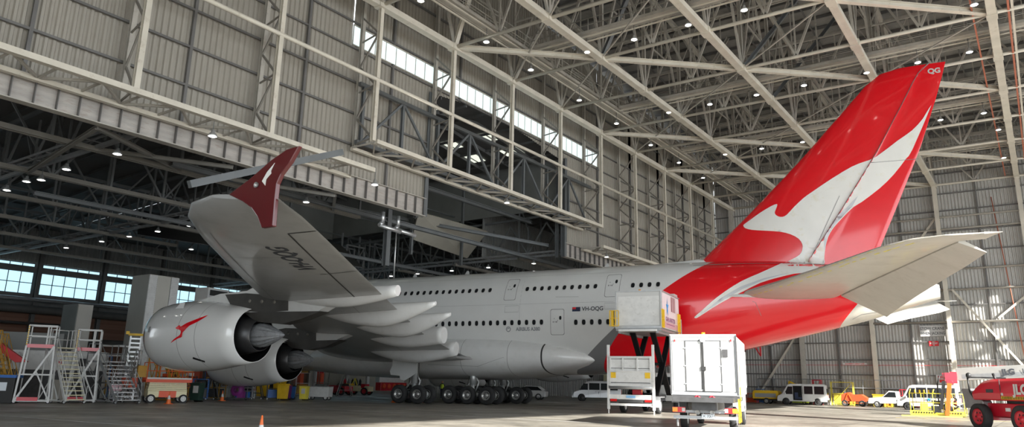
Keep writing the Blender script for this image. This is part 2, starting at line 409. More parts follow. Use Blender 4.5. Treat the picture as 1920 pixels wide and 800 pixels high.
# slot jambs
w = MB()
for y in (SL0, SL1):
    w.ibeam((40, y, 12.9), (40, y, 22.2), .35, .45, .04); w.ibeam((39.3, y, 12.9), (39.3, y, 22.0), .25, .3, .03)
struct(w.build('trim_2', 'greysteel'))
for (a, b), lab in (((-60, SL0), 'riveted grey plate girder under the cladding, over the engines'), ((SL1, YF), 'riveted grey plate girder along the cladding foot above the rear fuselage')):
    g = thing('plate_girder', lab, 'girder', (40, (a + b) / 2, 12.9), group=None)
    L_ = (b - a) / 2
    MB().box((0, 0, .65), (.05, 2 * L_, 1.2)).build('web_plate', 'girder', g)
    MB().box((0, 0, .02), (.5, 2 * L_, .05)).box((0, 0, 1.27), (.5, 2 * L_, .05)).build('flange', 'cream2', g)
    m = MB(); n = int(2 * L_ / .92)
    for i in range(n + 1):
        y = -L_ + .05 + i * (2 * L_ - .1) / n; m.box((.13, y, .65), (.2, .035, 1.2)); m.box((-.13, y, .65), (.2, .035, 1.2))
    m.build('stiffener', 'purlin', g)['kind'] = 'stuff'

# far wall (plane y = 51): cladding, girts, posts
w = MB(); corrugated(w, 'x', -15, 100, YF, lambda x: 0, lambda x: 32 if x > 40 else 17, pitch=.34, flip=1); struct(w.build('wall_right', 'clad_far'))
w = MB()
for z in (1.9, 3.5, 5.2, 7.2, 9.25, 11.2, 12.9, 15.2, 17.3, 19.6, 22, 24, 26.4, 28.6): w.bar((40, YF - .1, z), (100, YF - .1, z), .16, .12)
for x in (46.5, 54.5, 62.4, 70.4, 78): w.bar((x, YF - .14, 0), (x, YF - .14, 30), .2, .16)
struct(w.build('trim_3', 'purlin'))
w = MB()
for z in (9.35, 12.9, 15.2, 19.8, 21.2): w.tube((58 if z < 16 else 50, YF - .45, z), (100, YF - .45, z), .11, 8)
for z in (4.6,): w.bar((40, YF - .2, z), (86, YF - .2, z), .04, .04, 1)
struct(w.build('trim_4', ['cream2', 'signred']))
for i, x in enumerate(GX + [90.4]):
    g = thing('wall_column', ['pale steel column in the corner behind the red fin root', 'pale steel column on the far wall behind the white minibus', 'pale steel column on the far wall left of the hangar warning sign', 'pale steel column on the far wall right of the hangar warning sign', 'pale steel column on the far wall at the right edge', 'pale steel column beyond the far right edge', 'pale steel column furthest along the far wall'][i], 'column', (x, 50.25, 0))
    MB().ibeam((0, 0, 0), (0, 0, 25.2), .42, .75, .05, up=(0, 1, 0)).build('shaft', 'cream2' if i < 2 else 'cream', g)
    MB().box((0, 0, .03), (.8, 1.1, .06)).build('base_plate', 'galv', g)
# diagonal braces on the far wall
for p, q, lab in (((67, 12.9), (74.2, 2.3), 'long pale diagonal brace falling right on the far wall'), ((79, 9.5), (74.2, 2.3), 'short pale diagonal brace rising from the same foot at the right edge'),
                  ((50.4, 9), (44.5, .4), 'grey diagonal brace low on the far wall behind the lorry'), ((66.4, 21.5), (61, 14.2), 'thin diagonal brace high on the far wall behind the tailplane'), ((71, 9.6), (78, 15.5), 'slim diagonal rod crossing the sunlit cladding')):
    a = Vector((p[0], 50.55, p[1])); b = Vector((q[0], 50.55, q[1])); c = (a + b) / 2
    o = MB().bar(a - c, b - c, .3 if 'slim' not in lab and 'thin' not in lab else .14, .22).build('wall_brace', 'cream', loc=c); tag(o, lab, 'brace')

# wall with openings towards the apron (plane x = 92, out of shot on the right): unseen, added to let the sun in and shape its patches
w = MB()
def slab(y0, y1, z0, z1): w.box((92, (y0 + y1) / 2, (z0 + z1) / 2), (.2, y1 - y0, z1 - z0))
slab(-62, 52, 24, 38)
for a, b, c, d in OPEN if 'OPEN' in globals() else (): slab(a, b, c, d)
slab(-62, 37.5, 22, 24)
y = 37.5
while y < 52:                                            # unseen bars, spaced to break the sun into patches on the far wall
    slab(y, y + .9, 14, 24); slab(y + .9, y + 2.4, 18.4, 19.2); slab(y + .9, y + 2.2, 11.5, 12.4); y += 2.6
for a, b, c in ((-62, -46, 22), (-9, -6.5, 22), (9, 12, 10), (17.5, 21, 22), (35, 37.5, 24), (37.5, 52, 5.5)): slab(a, b, 0, c)  # unseen blank panels added to cast shade bands across the floor
w.box((18, -62, 19), (78, .2, 38)); w.box((75, -62, 29.5), (36, .2, 17))  # unseen camera-side wall and lintel, added to darken the left side
struct(w.build('wall_light_mask', 'clad_far'))

# hall roof deck, purlins and rafters
w = MB()
ys = [-64, -5, YF + 1]
for a, b in zip(ys, ys[1:]):
    w.add([(39, a, roof_z(a) + .6), (93, a, roof_z(a) + .6), (93, b, roof_z(b) + .6), (39, b, roof_z(b) + .6), (39, a, roof_z(a) + .7), (93, a, roof_z(a) + .7), (93, b, roof_z(b) + .7), (39, b, roof_z(b) + .7)], [(0, 1, 2, 3), (7, 6, 5, 4), (0, 4, 5, 1), (2, 6, 7, 3)])
struct(w.build('ceiling', 'deck'))
w = MB(); y = -61
while y < YF:
    w.bar((39, y, roof_z(y) + .42), (93, y, roof_z(y) + .42), .12, .26); y += 1.82
for x in [39.5 + 2.66 * i for i in range(20)]:
    w.bar((x, -62, roof_z(-62) + .2), (x, -5, roof_z(-5) + .2), .10, .2); w.bar((x, -5, roof_z(-5) + .2), (x, YF, roof_z(YF) + .2), .1, .2)
struct(w.build('trim_5', 'purlin'))

# main trusses running away along y
TL = ['nearest the cladded wall', 'second from the cladded wall', 'third from the cladded wall', 'fourth, behind the fin tip', 'at the right edge beside the rung strip', 'beyond the right edge']
for i, x in enumerate(GX):
    t = thing('roof_truss', 'cream steel roof truss running away, ' + TL[i], 'roof truss', (x, 0, ZB))
    m = MB()
    for s in (-.17, .17): m.bar((s, -60, 0), (s, 50.3, 0), .14, .42)
    m.bar((0, -60, -.19), (0, 50.3, -.19), .52, .03)
    for y in GY: m.box((0, y, -.02), (.62, .8, .46))
    m.build('bottom_chord', 'cream', t)
    m = MB()
    for a, b in ((-60, -5), (-5, 50.3)): m.ibeam((0, a, roof_z(a) - ZB - .3), (0, b, roof_z(b) - ZB - .3), .32, .4, .04)
    m.build('top_chord', 'cream2', t)
    m = MB()
    for k, y in enumerate(GY):
        zt = roof_z(y) - ZB - .3
        m.ibeam((0, y, .2), (0, y, zt), .24, .26, .03)
        if k < len(GY) - 1:
            y2 = GY[k + 1]; z2 = roof_z(y2) - ZB - .3; ym = (y + y2) / 2; zm = roof_z(ym) - ZB - .3
            m.bar((0, y, .2), (0, ym, zm), .16, .2); m.bar((0, y2, .2), (0, ym, zm), .16, .2)
            m.bar((0, ym, zm), (0, ym, zm * .5), .1); m.bar((0, (y + ym) / 2, zm * .5), (0, (y2 + ym) / 2, zm * .5), .1)
    m.build('lattice', 'cream2', t)
# cross girders along x at each node
for j, y in enumerate(GY):
    near = ORD[j]
    t = thing('cross_girder', 'tubular cross girder under the roof, %s counted from the camera side' % near, 'roof girder', (66, y, ZB))
    m = MB().tube((-23.5, 0, .05), (25, 0, .05), .13, 8); m.build('bottom_chord', 'cream', t)
    zt = roof_z(y) - ZB - .2
    MB().bar((-23.5, 0, zt), (25, 0, zt), .2, .25).bar((-23.5, 0, zt * .52), (25, 0, zt * .52), .1, .12).build('top_chord', 'cream2', t)
    m = MB(); xs = [g - 66 for g in GX] + [24.4]
    for a, b in zip(xs, xs[1:]):
        c = (a + b) / 2
        m.bar((a, 0, zt), (c, 0, .1), .13, .16); m.bar((b, 0, zt), (c, 0, .1), .13, .16); m.bar((c, 0, .1), (c, 0, zt), .1)
        for f in (.25, .75): xx = a + (b - a) * f; m.bar((xx, 0, zt * .52), (xx, 0, zt), .08)
        m.bar((a, 0, zt * .52), ((a + c) / 2, 0, zt), .07); m.bar((b, 0, zt * .52), ((b + c) / 2, 0, zt), .07)
    m.build('lattice', 'cream2', t)
# horizontal bracing in the bottom chord plane
def brace(i, j, di, dj, kind, lab):
    a = Vector((GX[i], GY[j], ZB + .05)); b = Vector((GX[i + di], GY[j + dj], ZB + .05)); c = (a + b) / 2; d = (b - a).normalized()
    a += d * .3; b -= d * .3
    if kind == 'I': o = MB().ibeam(a - c, b - c, .34, .34, .05).build('plan_brace', 'cream', loc=c)
    else: o = MB().bar(a - c, b - c, .09, .09).build('plan_brace', 'cream2', loc=c)
    tag(o, lab, 'brace')
cnt = 0
BI = {7: 'above the tail slot', 8: 'behind it, over the rear fuselage', 10: 'over the fin root', 12: 'towards the far wall', 5: 'over the port wing', 3: 'over the engines', 13: 'at the far wall'}
for j0 in (3, 5, 7, 10, 12):
    for i in range(4):
        if j0 + i + 1 < len(GY): brace(i, j0 + i, 1, 1, 'I', 'heavy roof brace, %s bay from cladding, line starting %s' % (ORD[i], BI[j0]))
for j0 in (6, 8, 9, 11, 13):
    for i in range(4):
        if j0 - i - 1 >= 0: brace(i, j0 - i, 1, -1, 't', 'thin roof tie rod, %s bay from the cladding, line from girder %s' % (ORD[i], ORD[j0]))
# steep struts rising from the nodes (dark and cream)
for i, j, dx, dy, mt, lab in ((1, 8, 5.5, -2.2, 'greysteel', 'dark blue-grey strut rising steeply from the middle roof node'), (2, 9, 6, 1.5, 'greysteel', 'blue-grey strut rising right from the node left of the fin tip'),
                              (0, 7, 3.5, -1, 'cream', 'cream strut rising steeply above the tail slot'), (0, 8, 4, .5, 'cream2', 'beige strut rising from the cladding truss over the rear fuselage'), (2, 10, 5, 3, 'greysteel', 'thin dark strut rising behind the fin leading edge'), (1, 10, 4, 2, 'cream2', 'beige strut rising left of the fin, beyond the middle node')):
    a = Vector((GX[i], GY[j], ZB)); b = Vector((GX[i] + dx, GY[j] + dy, 32.5)); c = (a + b) / 2
    tag(MB().ibeam(a - c, b - c, .28, .28, .05).build('roof_strut', mt, loc=c), lab, 'strut')

# wind posts on the cladding (double post ladders) and the horizontal wind truss
for k in range(-7, 7):
    y = -.6 + 7.3 * k; insl = -16 < y < 15
    zb = 15.9 if insl else 13.95; zr = max(zb, slot_top(y)) if SL0 < y < SL1 else 14.3
    lab = 'paired lattice wall post, %s from the left edge along the cladding' % ORD[k + 7] if k > -5 else 'paired lattice wall post out of shot, %s from the camera end' % ORD[k + 7]
    t = thing('wall_post', lab, 'wall post', (40.3, y, zb))
    MB().ibeam((2.2, 0, 0), (2.2, 0, ZB - zb - .2), .26, .26, .05).build('front_post', 'cream', t)
    MB().ibeam((.1, .45, 0), (.1, .45, ZB - zb + 4), .24, .24, .05).build('rear_post', 'cream2', t)
    m = MB(); z = 0.2; s = 0
    while z < ZB - zb - 1.2:
        a, b = ((.15, .4), (2.1, 0)) if s else ((2.1, 0), (.15, .4))
        m.bar((a[0], a[1], z), (b[0], b[1], z + 1.75), .09, .11); m.bar((2.1, 0, z), (.15, .4, z), .07, .09) if s == 0 else None
        z += 1.75; s ^= 1
    m.build('lattice', 'latgrey', t)
t = thing('wind_rail', 'cream horizontal tube rail halfway up the wall posts', 'rail', (42.55, 0, 19.9)); MB().tube((0, -60, 0), (0, 50, 0), .13, 8).build('rail', 'cream', t)
def windtruss(y0, y1, z, lab):
    t = thing('wind_truss', lab, 'wind truss', (40.3, (y0 + y1) / 2, z)); h = (y1 - y0) / 2
    MB().bar((2.25, -h, 0), (2.25, h, 0), .32, .26).build('outer_chord', 'cream', t)
    MB().bar((.15, -h, -.1), (.15, h, -.1), .28, .2).build('inner_chord', 'cream', t)
    m = MB(); n = max(2, int(2 * h / 1.8)); st = 2 * h / n
    for i in range(n):
        a, b = ((.2, 2.2) if i % 2 else (2.2, .2)); m.bar((a, -h + i * st, -.04), (b, -h + (i + 1) * st, -.04), .1, .12)
        m.bar((.2, -h + i * st, -.04), (2.2, -h + i * st, -.04), .08, .1)
    m.build('lattice', 'cream2', t)
windtruss(-60, -15, 14.05, 'cream horizontal wind truss along the foot of the cladding, left of the slot')
windtruss(-15, 14, 15.9, 'cream horizontal wind truss spanning the tail slot')
windtruss(14, 50, 14.05, 'cream horizontal wind truss along the cladding foot above the rear fuselage')
# dark vertical girder behind the cream one, across the slot
t = thing('slot_girder', 'dark grey lattice girder across the tail slot behind the cream truss', 'girder', (40.75, 0, 16.2))
MB().bar((0, -15, 3.9), (0, 15, 3.9), .25, .25).bar((0, -15, 0), (0, 15, 0), .25, .25).build('chord', 'greysteel', t)
m = MB()
for i in range(8):
    y = -14.6 + i * 3.65; m.ibeam((0, y, 0), (0, y, 3.9), .2, .2, .03)
    if i % 2 == 0: m.bar((0, y, 0), (0, y + 3.65, 3.9), .14, .16)
    else: m.bar((0, y, 3.9), (0, y + 3.65, 0), .14, .16)
m.build('lattice', 'greysteel', t)

# catwalks
def catwalk(p, q, lab):
    p = Vector(p); q = Vector(q); c = (p + q) / 2; d = (q - p); L_ = d.length / 2; rz = atan2(d.y, d.x)
    t = thing('catwalk', lab, 'catwalk', c, rz)
    MB().box((0, 0, 0), (2 * L_, .75, .06)).bar((-L_, .42, .02), (L_, .42, .02), .08, .22).bar((-L_, -.42, .02), (L_, -.42, .02), .08, .22).build('deck', 'cream2', t)
    m = MB()
    for s in (-.42, .42):
        for z in (.55, 1.05): m.tube((-L_, s, z), (L_, s, z), .03, 5)
        n = int(L_ / 1.2)
        for i in range(n + 1): x = -L_ + i * 2 * L_ / n; m.tube((x, s, 0), (x, s, 1.05), .028, 5)
    m.build('handrail', 'cream2', t)
    m = MB()
    for s in (-.35, .35): m.bar((-L_, s, -.28), (L_, s, -.28), .1, .08)
    m.build('cable_tray', 'cream', t)
for y, z, lab in ((-17.2, 25.9, 'roof catwalk crossing above the port wing, nearest the camera'), (-2.9, 25.9, 'roof catwalk crossing over the tail slot'), (11.4, 25.9, 'roof catwalk just behind the tip of the red fin'), (25.5, 25.9, 'roof catwalk beyond the fin, third lamp row'), (39.6, 25.9, 'roof catwalk nearest the far wall')):
    catwalk((46, y, z), (90, y, z), lab)
catwalk((45.3, -50, 25.9), (45.3, 50, 25.9), 'roof catwalk running along the top of the cladding')

# high bay lamps
def lamp_proto():
    t = thing('hanging_lamp', 'x', 'lamp', (0, 0, 0))
    MB().lathe([(0, .22), (.03, .24), (.14, .17), (.22, .09), (.34, .08), (.36, 0.001)], 16).build('shade', 'alu', t)
    MB().lathe([(-.005, .001), (-.005, .16), (.02, .16)], 16).build('lens', 'lamp', t)
    MB().tube((0, 0, .34), (0, 0, 1.1), .02, 5).build('stem', 'greysteel', t)
    CH[t.name] = kids(t); return t
LP = lamp_proto(); first = [True]
def lamp(p, lab, grp):
    o = LP if first[0] else dup(LP, None, loc=p)
    first[0] = False; o.location = p; o['label'] = lab; o['group'] = grp
for y, nm in ((-2.9, 'over the tail slot'), (11.4, 'behind the fin tip'), (25.5, 'beyond the fin')):
    for i, x in enumerate((50.4, 54.1, 58.0, 61.7, 66.2, 69.6, 72.8)): lamp((x, y + .3, 24.75), 'lit high bay lamp, %s from the left, catwalk %s' % (ORD[i], nm), 'lamps under the roof catwalks')
for i, y in enumerate((-14.6, -7.8, -2.2, 5.1, 11.8, 19.1, 26.1, 33)): lamp((45.3, y, 24.75), 'lit high bay lamp, %s from the left along the top of the cladding' % ORD[i], 'lamps along the cladding catwalk')
for i, x in enumerate((74.4, 74.4, 74.4)): lamp((73.6, (4.2, 31.1, 41)[i], 24.7), 'lit high bay lamp at the right edge truss, %s from the top' % ORD[i], 'lamps at the right edge truss')
for i, (y, z) in enumerate(((-25.6, 13.2), (-14.5, 13.3), (-.6, 15.1), (15.5, 13.3), (29, 13.3))): lamp((42.2, y, z), 'round floodlight below the wind truss, %s from the left' % ORD[i], 'floodlights below the wind truss')
# crane rail strip with ladder at the right edge
t = thing('runway_strip', 'narrow red-edged cable runway with rungs beside the right edge truss', 'runway', (75.3, 0, 25.1))
MB().bar((0, -50, 0), (0, 50, 0), .12, .3).bar((-1.9, -50, 0), (-1.9, 50, 0), .1, .12).build('edge_rail', 'rust', t)
MB().bar((.2, -50, 0), (.2, 50, 0), .14, .22).build('side_rail', 'cream', t)
m = MB()
for i in range(60): m.bar((-1.9, -45 + i * 1.6, .05), (-1.1, -45 + i * 1.6, .05), .08, .06)  # row of ladder rungs, with a thin edge bar added to join them
m.bar((-1.9, -46, .02), (-1.9, 51, .02), .03, .03); m.build('ladder_rungs', 'cream2', t)
t = thing('orange_pipe', 'thin rust-orange drain pipe on the sunlit far wall', 'pipe', (72.7, 50.6, 0)); MB().tube((-.9, 0, 23), (.3, 0, 3), .06, 6).build('pipe', 'rust', t)

# signs on the far wall
t = thing('wall_sign', 'white sign reading STOW CRANE WHEN JACKING', 'sign', (64.6, 50.7, 8.4))
MB().box((0, 0, 0), (2.5, .04, 1.2)).build('board', 'w', t)
m = MB(); text_mb(m, 'STOW CRANE', (0, -.03, .25), (1, 0, 0), (0, 0, 1), .44, .006, sx=.86); text_mb(m, 'WHEN JACKING', (0, -.03, -.28), (1, 0, 0), (0, 0, 1), .44, .006, sx=.76); m.build('lettering', 'text', t)
t = thing('wall_sign', 'small red sign reading POINT under FIRE', 'sign', (64.6, 50.7, 7.0))
MB().box((0, 0, 0), (.95, .04, .55)).build('board', 'signred', t)
m = MB(); text_mb(m, 'FIRE', (0, -.03, .17), (1, 0, 0), (0, 0, 1), .16, .006); text_mb(m, 'POINT', (0, -.03, .0), (1, 0, 0), (0, 0, 1), .26, .008); m.box((0, -.03, -.17), (.14, .01, .1)); m.build('lettering', 'w', t)
t = thing('wall_sign', 'white and red sign reading FIRE low behind the second van', 'sign', (65.0, 50.7, 3.1))
MB().box((0, 0, 0), (1.1, .04, 1.0)).build('board', 'w', t)
m = MB(); text_mb(m, 'FIRE', (0, -.03, .2), (1, 0, 0), (0, 0, 1), .42, .012); m.box((0, -.03, -.18), (.5, .01, .32)); m.build('lettering', 'signred', t)
t = thing('wall_sign', 'long narrow red-lettered sign left of the steel column', 'sign', (56.2, 50.7, 4.75))
MB().box((0, 0, 0), (2.6, .04, .25)).build('board', 'w2', t)
m = MB(); text_mb(m, 'EQUIPMENT HEIGHT LINE', (0, -.03, 0), (1, 0, 0), (0, 0, 1), .18, .004); m.build('lettering', 'signred', t)
# ------------------------------------------------------------------ nose bay (annex) beyond the cladding
w = MB()                                                  # lower roof with the raised tail corridor
def aroof(x): return 17.2 + (x + 15) * .035
for y0, y1 in ((-60, -8.2), (12, 52)):
    w.add([(-15.5, y0, aroof(-15)), (39.8, y0, aroof(39.8)), (39.8, y1, aroof(39.8)), (-15.5, y1, aroof(-15)), (-15.5, y0, aroof(-15) + .15), (39.8, y0, aroof(39.8) + .15), (39.8, y1, aroof(39.8) + .15), (-15.5, y1, aroof(-15) + .15)], [(0, 1, 2, 3), (7, 6, 5, 4)])
w.add([(-15.5, -8.2, aroof(-15)), (8, -8.2, aroof(8)), (8, 12, aroof(8)), (-15.5, 12, aroof(-15))], [(0, 1, 2, 3)])
for y0, y1, z0, z1 in ((-8.2, 1.9, 22.4, 23.6), (1.9, 12, 23.6, 22.4)): w.add([(8, y0, z0), (39.8, y0, z0), (39.8, y1, z1), (8, y1, z1)], [(0, 1, 2, 3)])
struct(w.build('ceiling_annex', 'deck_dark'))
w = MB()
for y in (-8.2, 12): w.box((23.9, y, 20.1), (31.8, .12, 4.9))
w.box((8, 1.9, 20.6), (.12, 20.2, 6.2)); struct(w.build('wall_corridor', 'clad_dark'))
w = MB()
for i in range(6):
    for y in (-4, 5, 8.5):
        z = 23.6 - abs(y - 1.9) * .119 - .08; s = -.119 if y > 1.9 else .119
        for k in range(2): x = 12 + i * 4.6 + k * 1.1; w.add([(x, y - .8, z - .8 * s), (x + .9, y - .8, z - .8 * s), (x + .9, y + .8, z + .8 * s), (x, y + .8, z + .8 * s)], [(0, 1, 2, 3)])
struct(w.build('window_2', 'skylight'))
w = MB()
for x in range(10, 40, 3): w.bar((x, -8, 22.1), (x, 1.9, 23.3), .15, .3); w.bar((x, 1.9, 23.3), (x, 12, 22.1), .15, .3)
for y in (-6, -3, 0, 4, 7, 10): w.bar((8, y, 23.3 - abs(y - 1.9) * .119), (39.8, y, 23.3 - abs(y - 1.9) * .119), .12, .2)
y = -58
while y < 51:
    if not -8.2 < y < 12: w.bar((-15, y, aroof(-15) - .15), (39.7, y, aroof(39.7) - .15), .12, .22)
    y += 2.4
struct(w.build('trim_6', 'darksteel'))
# roof soffit panels seen through the slot
o = MB().add([(32, .6, 15.8), (31, 11.8, 16.2), (28.5, 11.8, 13.7), (29.5, 2.6, 14.0), (31.9, .6, 15.9), (30.9, 11.8, 16.3), (28.4, 11.8, 13.8), (29.4, 2.6, 14.1)], [(0, 1, 2, 3), (7, 6, 5, 4), (0, 4, 5, 1), (1, 5, 6, 2), (2, 6, 7, 3), (3, 7, 4, 0)]).build('sloped_soffit', 'soffit')
tag(o, 'pale sloping soffit panel deep inside the tail slot', 'soffit')
w = MB(); w.box((28, 20, 17), (.1, 16, 6.2)); 
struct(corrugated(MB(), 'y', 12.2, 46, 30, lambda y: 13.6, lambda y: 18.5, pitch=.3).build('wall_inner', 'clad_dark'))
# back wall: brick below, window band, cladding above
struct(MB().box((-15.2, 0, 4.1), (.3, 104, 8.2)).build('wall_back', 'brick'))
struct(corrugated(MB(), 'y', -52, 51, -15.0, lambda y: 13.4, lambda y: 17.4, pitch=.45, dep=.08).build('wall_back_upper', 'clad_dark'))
n_ = 3
for k in range(14):
    y0 = -44 + k * 7
    if y0 + 6.4 > 50: continue
    for z0, z1 in ((10.0, 12.35), (12.95, 13.3)):
        g = struct(MB().box((-15.1, y0 + 3.2, (z0 + z1) / 2), (.04, 6.2, z1 - z0)).build('window_%d' % n_, 'winday')); n_ += 1
        m = MB(); zz = (z0 + z1) / 2
        for i in range(6): m.box((-15.05, y0 + .1 + i * 1.24, zz), (.08, .07, z1 - z0))
        for z in ((z0, zz, z1) if z1 - z0 > 1 else (z0, z1)): m.box((-15.05, y0 + 3.2, z), (.08, 6.3, .08))
        m.build('window_frame', 'darksteel', g)
w = MB()
for k in range(15): w.ibeam((-14.7, -44.3 + k * 7, 0), (-14.7, -44.3 + k * 7, 17), .4, .5, .05)
w.box((-15, 0, 12.65), (.3, 104, .55)); w.box((-15, 0, 9.1), (.3, 104, 1.8)); w.tube((-14, -50, 9.35), (-14, 12, 9.35), .22, 10, mi=1); w.tube((-14, -50, 8.3), (-14, 18, 8.3), .45, 12)
w.tube((-14, -50, 6.8), (-14, -5, 6.8), .15, 8); w.tube((-13.6, -50, 5.2), (-13.6, 20, 5.2), .35, 10)
struct(w.build('trim_7', ['darksteel', 'galv']))
struct(MB().box((-15.4, 0, 11.7), (.1, 104, 4.2)).build('wall_back_band', 'darksteel'))
# far side wall pieces seen under the belly
w = MB(); w.box((-14.6, 40, 4), (.5, 22, 8)); struct(w.build('wall_back_lining', 'soffit'))
# annex trusses
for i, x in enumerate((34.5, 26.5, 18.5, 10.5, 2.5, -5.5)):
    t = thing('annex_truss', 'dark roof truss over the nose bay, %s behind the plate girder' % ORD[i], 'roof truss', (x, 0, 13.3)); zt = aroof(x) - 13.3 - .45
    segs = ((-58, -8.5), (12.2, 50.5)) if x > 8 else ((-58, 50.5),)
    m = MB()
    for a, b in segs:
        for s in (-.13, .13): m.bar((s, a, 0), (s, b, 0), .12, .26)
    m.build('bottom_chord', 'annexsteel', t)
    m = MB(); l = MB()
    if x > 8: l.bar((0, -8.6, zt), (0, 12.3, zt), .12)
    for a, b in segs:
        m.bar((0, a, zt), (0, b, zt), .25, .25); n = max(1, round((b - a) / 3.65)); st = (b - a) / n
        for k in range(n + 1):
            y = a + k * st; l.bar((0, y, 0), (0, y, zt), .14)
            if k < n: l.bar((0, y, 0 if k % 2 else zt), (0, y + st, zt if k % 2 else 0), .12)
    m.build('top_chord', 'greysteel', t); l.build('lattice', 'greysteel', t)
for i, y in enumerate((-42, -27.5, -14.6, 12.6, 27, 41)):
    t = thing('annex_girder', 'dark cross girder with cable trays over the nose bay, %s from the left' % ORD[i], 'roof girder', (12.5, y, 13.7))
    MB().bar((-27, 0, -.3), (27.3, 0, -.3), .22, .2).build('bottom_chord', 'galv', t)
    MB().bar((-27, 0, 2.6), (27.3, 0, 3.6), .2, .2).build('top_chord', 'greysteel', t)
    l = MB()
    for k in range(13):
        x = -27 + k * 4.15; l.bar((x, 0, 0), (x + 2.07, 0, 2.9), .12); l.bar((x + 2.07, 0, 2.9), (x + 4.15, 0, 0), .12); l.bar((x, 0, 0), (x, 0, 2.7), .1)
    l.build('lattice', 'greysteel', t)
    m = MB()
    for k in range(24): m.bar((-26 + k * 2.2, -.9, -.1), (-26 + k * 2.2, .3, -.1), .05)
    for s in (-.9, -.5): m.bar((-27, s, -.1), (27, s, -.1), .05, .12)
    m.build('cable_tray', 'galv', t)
# slim diagonal ties in the annex
for i, (p, q, lab) in enumerate((((39.5, -29.8, 12.9), (34.5, -22.5, 13.3), 'pale diagonal tie below the plate girder, left one'), ((39.5, -15.2, 12.9), (34.5, -11, 13.3), 'pale diagonal tie below the plate girder, beside the wing fence'),
        ((39.5, -29.8, 12.9), (26.5, -27.5, 13.2), 'thin tie below the plate girder leading to the left edge'), ((39.5, -22.5, 12.8), (34.5, -27.5, 13.3), 'thin tie crossing towards the left lamp row'), ((39.5, -15.2, 12.8), (34.5, -22.5, 13.3), 'thin tie running left from above the wing'))):
    c = (Vector(p) + Vector(q)) / 2; tag(MB().ibeam(Vector(p) - c, Vector(q) - c, .2, .2, .03).build('diagonal_tie', 'annexsteel', loc=c), lab, 'tie')
# big tubes inside the slot
for i, (p, q, r, lab) in enumerate((((38, -7, 14.3), (20, 12, 19), .14, 'dark diagonal tube rising to the right inside the tail slot'), ((38, 12, 14.2), (22, -6, 17), .14, 'dark diagonal tube rising to the left inside the tail slot'), ((36, -24, 13.2), (36, 46, 13.2), .16, 'horizontal dark beam at the foot of the tail slot'),
        ((36, -7.6, 16.6), (36, 12, 16.6), .16, 'horizontal dark beam halfway up the tail slot'), ((24, -26, 12.6), (24, 44, 12.6), .14, 'horizontal dark beam low inside the tail slot with lamps'), ((36, -7, 9.8), (36, -7, 14), .2, 'short dark hanging post under the slot corner'), ((30, 2, 12.5), (30, 2, 21), .12, 'slim dark hanger in the middle of the slot'), ((30, 9, 12.5), (30, 9, 21), .12, 'slim dark hanger near the slot right side'))):
    c = (Vector(p) + Vector(q)) / 2; tag(MB().ibeam(Vector(p) - c, Vector(q) - c, 2 * r, 2 * r, .05).build('slot_beam', 'greysteel', loc=c), lab, 'beam')
# dark draped curtain in the annex
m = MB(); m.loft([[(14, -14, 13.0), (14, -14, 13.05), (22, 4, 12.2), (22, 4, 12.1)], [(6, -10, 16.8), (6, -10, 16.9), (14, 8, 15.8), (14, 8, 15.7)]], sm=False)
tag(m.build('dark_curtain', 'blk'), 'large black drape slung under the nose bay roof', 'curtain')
# duct elbows at the slot corner
t = thing('duct_pair', 'pair of silver insulated pipe elbows hanging at the slot corner', 'pipe', (38.6, -8.6, 12.7))
for s in (0, -1.5):
    m = MB().tube((0, s, .2), (0, s, -.5), .14, 10).tube((0, s, -.5), (.1, s - .35, -.8), .16, 10).tube((.1, s - .35, -.8), (.6, s + 1.2, -1.05), .14, 10); m.build('elbow', 'alu', t)
tag(MB().tube((0, 0, 0), (0, 0, 3.8), .05, 6).build('drop_pipe', 'alu', loc=(38.2, -8.3, 8.6)), 'thin pale drop pipe below the silver elbows', 'pipe')
o = MB().bar((0, -4.2, -1.9), (0, 3.9, 1.72), .25, .32).build('docking_beam', 'greysteel', loc=(46, -24.5, 11.4)); tag(o, 'long grey aluminium beam reaching behind the wing tip fence', 'beam')
# annex lamps
RW = (((26, 31, 36.5), -27.3, 'of the row at the left edge'), ((22.5, 27.2), -27.0, 'of the short far left row'), ((3, 9.4, 13.9, 18.2, 22.6), -14.6, 'of the row above the tall cabinet'), ((12.9, 16.9), -8.4, 'of the pair left of the wing'), ((17.2, 21.1, 25.8, 30.5, 35.9), 12.7, 'of the row just above the fuselage'))
for xs, y, lab in RW:
    for i, x in enumerate(xs): lamp((x, y, 12.75), 'lit nose bay lamp, %s from the far end %s' % (ORD[i], lab), 'lamps over the nose bay')
lamp((36.5, -15.0, 12.8), 'lit lamp beside the wing fence under the plate girder', 'lamps over the nose bay')
lamp((12.8, 26.8, 20.0), 'lit lamp deep inside the tail slot', 'lamps over the nose bay')
# grey docking frames in the annex
for x, y, w_, h_, lab in ((12, 15.9, 3.4, 5, 'grey braced docking frame seen right of the wing tip'), (12, 11.3, 2.6, 4.2, 'grey braced docking frame half hidden by the wing')):
    t = thing('docking_frame', lab, 'frame', (x, y, 12.0), pi / 2); m = MB()
    for sx in (-w_ / 2, w_ / 2):
        for sy in (-.8, .8): m.bar((sx, sy, -3), (sx, sy, h_), .16)
    for z in (0, h_):
        for sy in (-.8, .8): m.bar((-w_ / 2, sy, z), (w_ / 2, sy, z), .14)
    m.build('frame', 'galv', t); MB().bar((-w_ / 2, -.8, 0), (w_ / 2, -.8, h_), .1).bar((w_ / 2, -.8, 0), (-w_ / 2, -.8, h_), .1).build('cross_brace', 'galv', t)
    MB().box((0, 0, -3.2), (w_ + .4, 2, .2)).build('deck', 'galv', t)
    for sx in (-w_ / 2, w_ / 2): MB().bar((sx, 0, -3.2), (sx, 0, 5.6), .16).build('hanger', 'galv', t)
